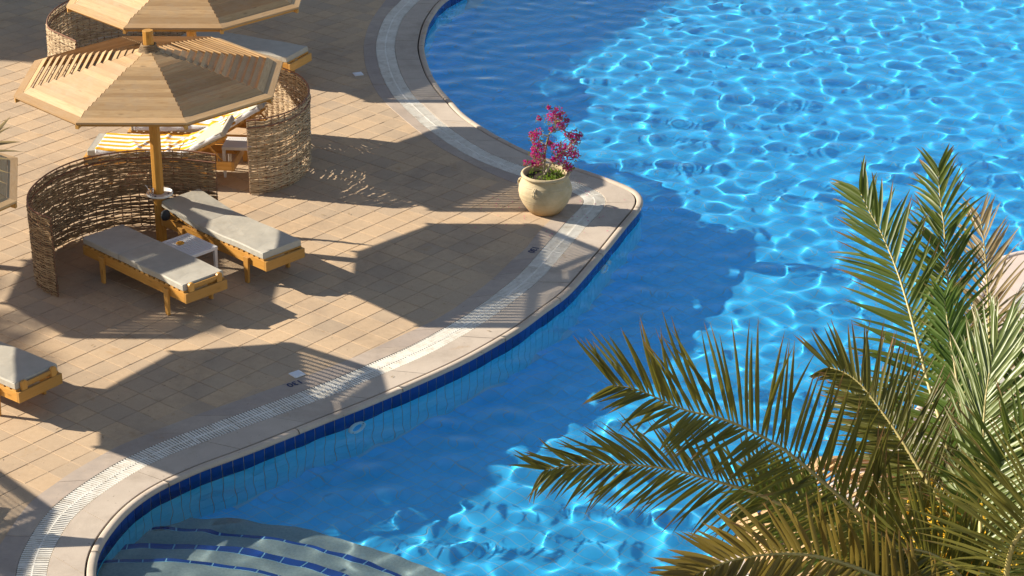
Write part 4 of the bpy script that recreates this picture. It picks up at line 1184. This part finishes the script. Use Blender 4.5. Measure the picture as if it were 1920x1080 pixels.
frond(palm, FR['F11'], None, 58, .32, .024, M['frond_young'], 11, ang=44)
frond(palm, FR['F7'], (-.55, -.6, .6), 56, .52, .026, M['frond_pale'], 7, angs=ANG7, vee=.25, tipang=14, droop=.05)
frond(palm, FR['F15'], None, 54, .50, .025, M['frond_green'], 15, ang=55)
frond(palm, FR['F14'], None, 58, .44, .024, M['frond_olive'], 14, ang=55)
frond(palm, FR['F6'], None, 50, .40, .034, M['frond_gold'], 6, ang=55, vee=.3, sep=True, one=(1, .9), droop=.15)
frond(palm, FR['F8'], None, 54, .56, .022, M['frond_yellow'], 18, ang=62, vee=.3)
r_ = np.random.RandomState(77)
CR = Vector((2.5, 10.2, 5.35))
for k in range(12):   # fronds of the far side and below the frame
    a = r_.uniform(-2.6, .6); el = r_.uniform(-.1, .9); ln = r_.uniform(2.2, 3.0)
    P = [CR + Vector((0, 0, 0))]
    d = Vector((math.cos(a) * math.cos(el), math.sin(a) * math.cos(el), math.sin(el)))
    for s in range(1, 6): P.append(CR + d * ln * s / 5 + Vector((0, 0, -.9)) * (s / 5) ** 2)
    frond(palm, [tuple(p) for p in P], (0, 0, 1), 44, .42, .03, (M['frond_green'], M['frond_yellow'], M['frond_young'])[k % 3], 100 + k)
tb = MB(); tb.tube([(2.35, 9.4, -1.9), (2.42, 9.7, 1.5), (2.5, 10.05, 3.8), (2.5, 10.2, 5.2), (2.5, 10.25, 5.5)], [.27, .22, .2, .24, .12], 14)
tb.build('trunk', M['bark'], palm, smooth=True)
# blossom stalks hanging in the crown
for k, (x0_, y0_) in enumerate(((2.36, 10.35), (2.52, 10.5), (2.44, 10.2))):
    b = MB()
    for s in range(34):
        p = Vector((x0_, y0_, 5.55)); d = Vector((r_.normal(-.05, .32), r_.normal(.45, .3), r_.normal(.55, .3))).normalized(); pts = [tuple(p)]
        for q in range(7):
            d = (d + Vector((0, 0, -.13))).normalized(); p = p + d * .085; pts.append(tuple(p))
        b.tube(pts, .0035, 3)
        for q in pts[2:]:
            for _ in range(2):
                o_ = Vector(q) + Vector(r_.normal(0, .008, 3)); b.box(tuple(o_), (.012, .012, .012), r_.rand())
    b.build('blossom_stalk', M['yellow'], palm)

def plain_palm(label, base, crown, nf, ln, seed, mat, up0=.3, dry=()):
    t = thing('date_palm', label, 'palm tree', (0, 0, 0))
    r = np.random.RandomState(seed); C = Vector(crown)
    MB().tube([base, tuple(Vector(base).lerp(C, .5) + Vector((.15, .1, 0))), crown], [.26, .2, .22], 12).build('trunk', M['bark'], t, smooth=True)
    for k in range(nf):
        a = 2*PI * k / nf + r.uniform(-.2, .2); el = r.uniform(-.25, .75); l_ = ln * r.uniform(.85, 1.1)
        d = Vector((math.cos(a) * math.cos(el), math.sin(a) * math.cos(el), math.sin(el)))
        P = [tuple(C + d * l_ * s / 5 + Vector((0, 0, -1.1)) * (s / 5) ** 2) for s in range(6)]
        frond(t, P, (0, 0, 1), 46, .48, .032, mat, seed * 10 + k)
    for P in dry: frond(t, P, None, 22, .42, .022, M['frond_dry'], seed + 50, ang=30, tipang=14)
    return t
plain_palm('dry tipped date palm entering beside the parasol corner', (-3.9, 9.6, -1.9), (-3.9, 10.3, 7.1), 0, 2.4, 21, M['frond_green'],
           dry=[[(-3.9, 10.3, 7.1), (-3.55, 10.55, 7.35), (-3.2, 10.8, 7.5), (-2.9, 11.05, 7.6), (-2.72, 11.25, 7.66)]])
plain_palm('tall date palm standing away to the side, casting soft frond shadows on the paving', (-23.9, 30.6, -1.9), (-23.7, 29.7, 8.8), 17, 2.7, 31, M['frond_green'])

# ------------------------------------------------------------------ hotel wing off to the side that shades the far end
hb = thing('hotel_building', 'plain cream hotel wing standing beyond the parasols and shading the far paving', 'building')
hh = 11.0; ux, uy = math.cos(math.radians(61)), math.sin(math.radians(61))
cxn = Vector((-1.66 - 1.8894 * hh, 33.24 + .4657 * hh, 0))
A = cxn; Bp = cxn + Vector((ux, uy, 0)) * 34; dn = Vector((-uy, ux, 0)) * 12
b = MB(); b.hexa([(*A.xy, -2.1), (*Bp.xy, -2.1), (*(Bp + dn).xy, -2.1), (*(A + dn).xy, -2.1), (*A.xy, hh), (*Bp.xy, hh), (*(Bp + dn).xy, hh), (*(A + dn).xy, hh)])
M['render'] = stone_mat('cream_render', (.6, .5, .38), (.64, .55, .43), (.6, .5, .38), 2, False, rnd=0)
M['pane'] = NT('window_glass').out((.03, .05, .07), .1)
b.build('wall', M['render'], hb)
for fl_ in range(3):
    for k in range(10):
        c = A + Vector((ux, uy, 0)) * (1.9 + 3.3 * k) - Vector((-uy, ux, 0)) * .03
        w = MB().box((0, 0, 0), (1.9, .10, 1.9)).build('window', M['white'], hb, loc=(c.x, c.y, 1.6 + 3.4 * fl_)); w.rotation_euler = (0, 0, math.radians(61))
        MB().box((0, -.03, 0), (1.7, .08, 1.7)).build('pane', M['pane'], w)

for o in COL.objects:
    if o.parent and o.parent.name in ('pool_basin','pool_steps','pool_light','pool_light.001','water_inlet') or o.name=='pool_floor': o.cycles.is_caustics_receiver = True
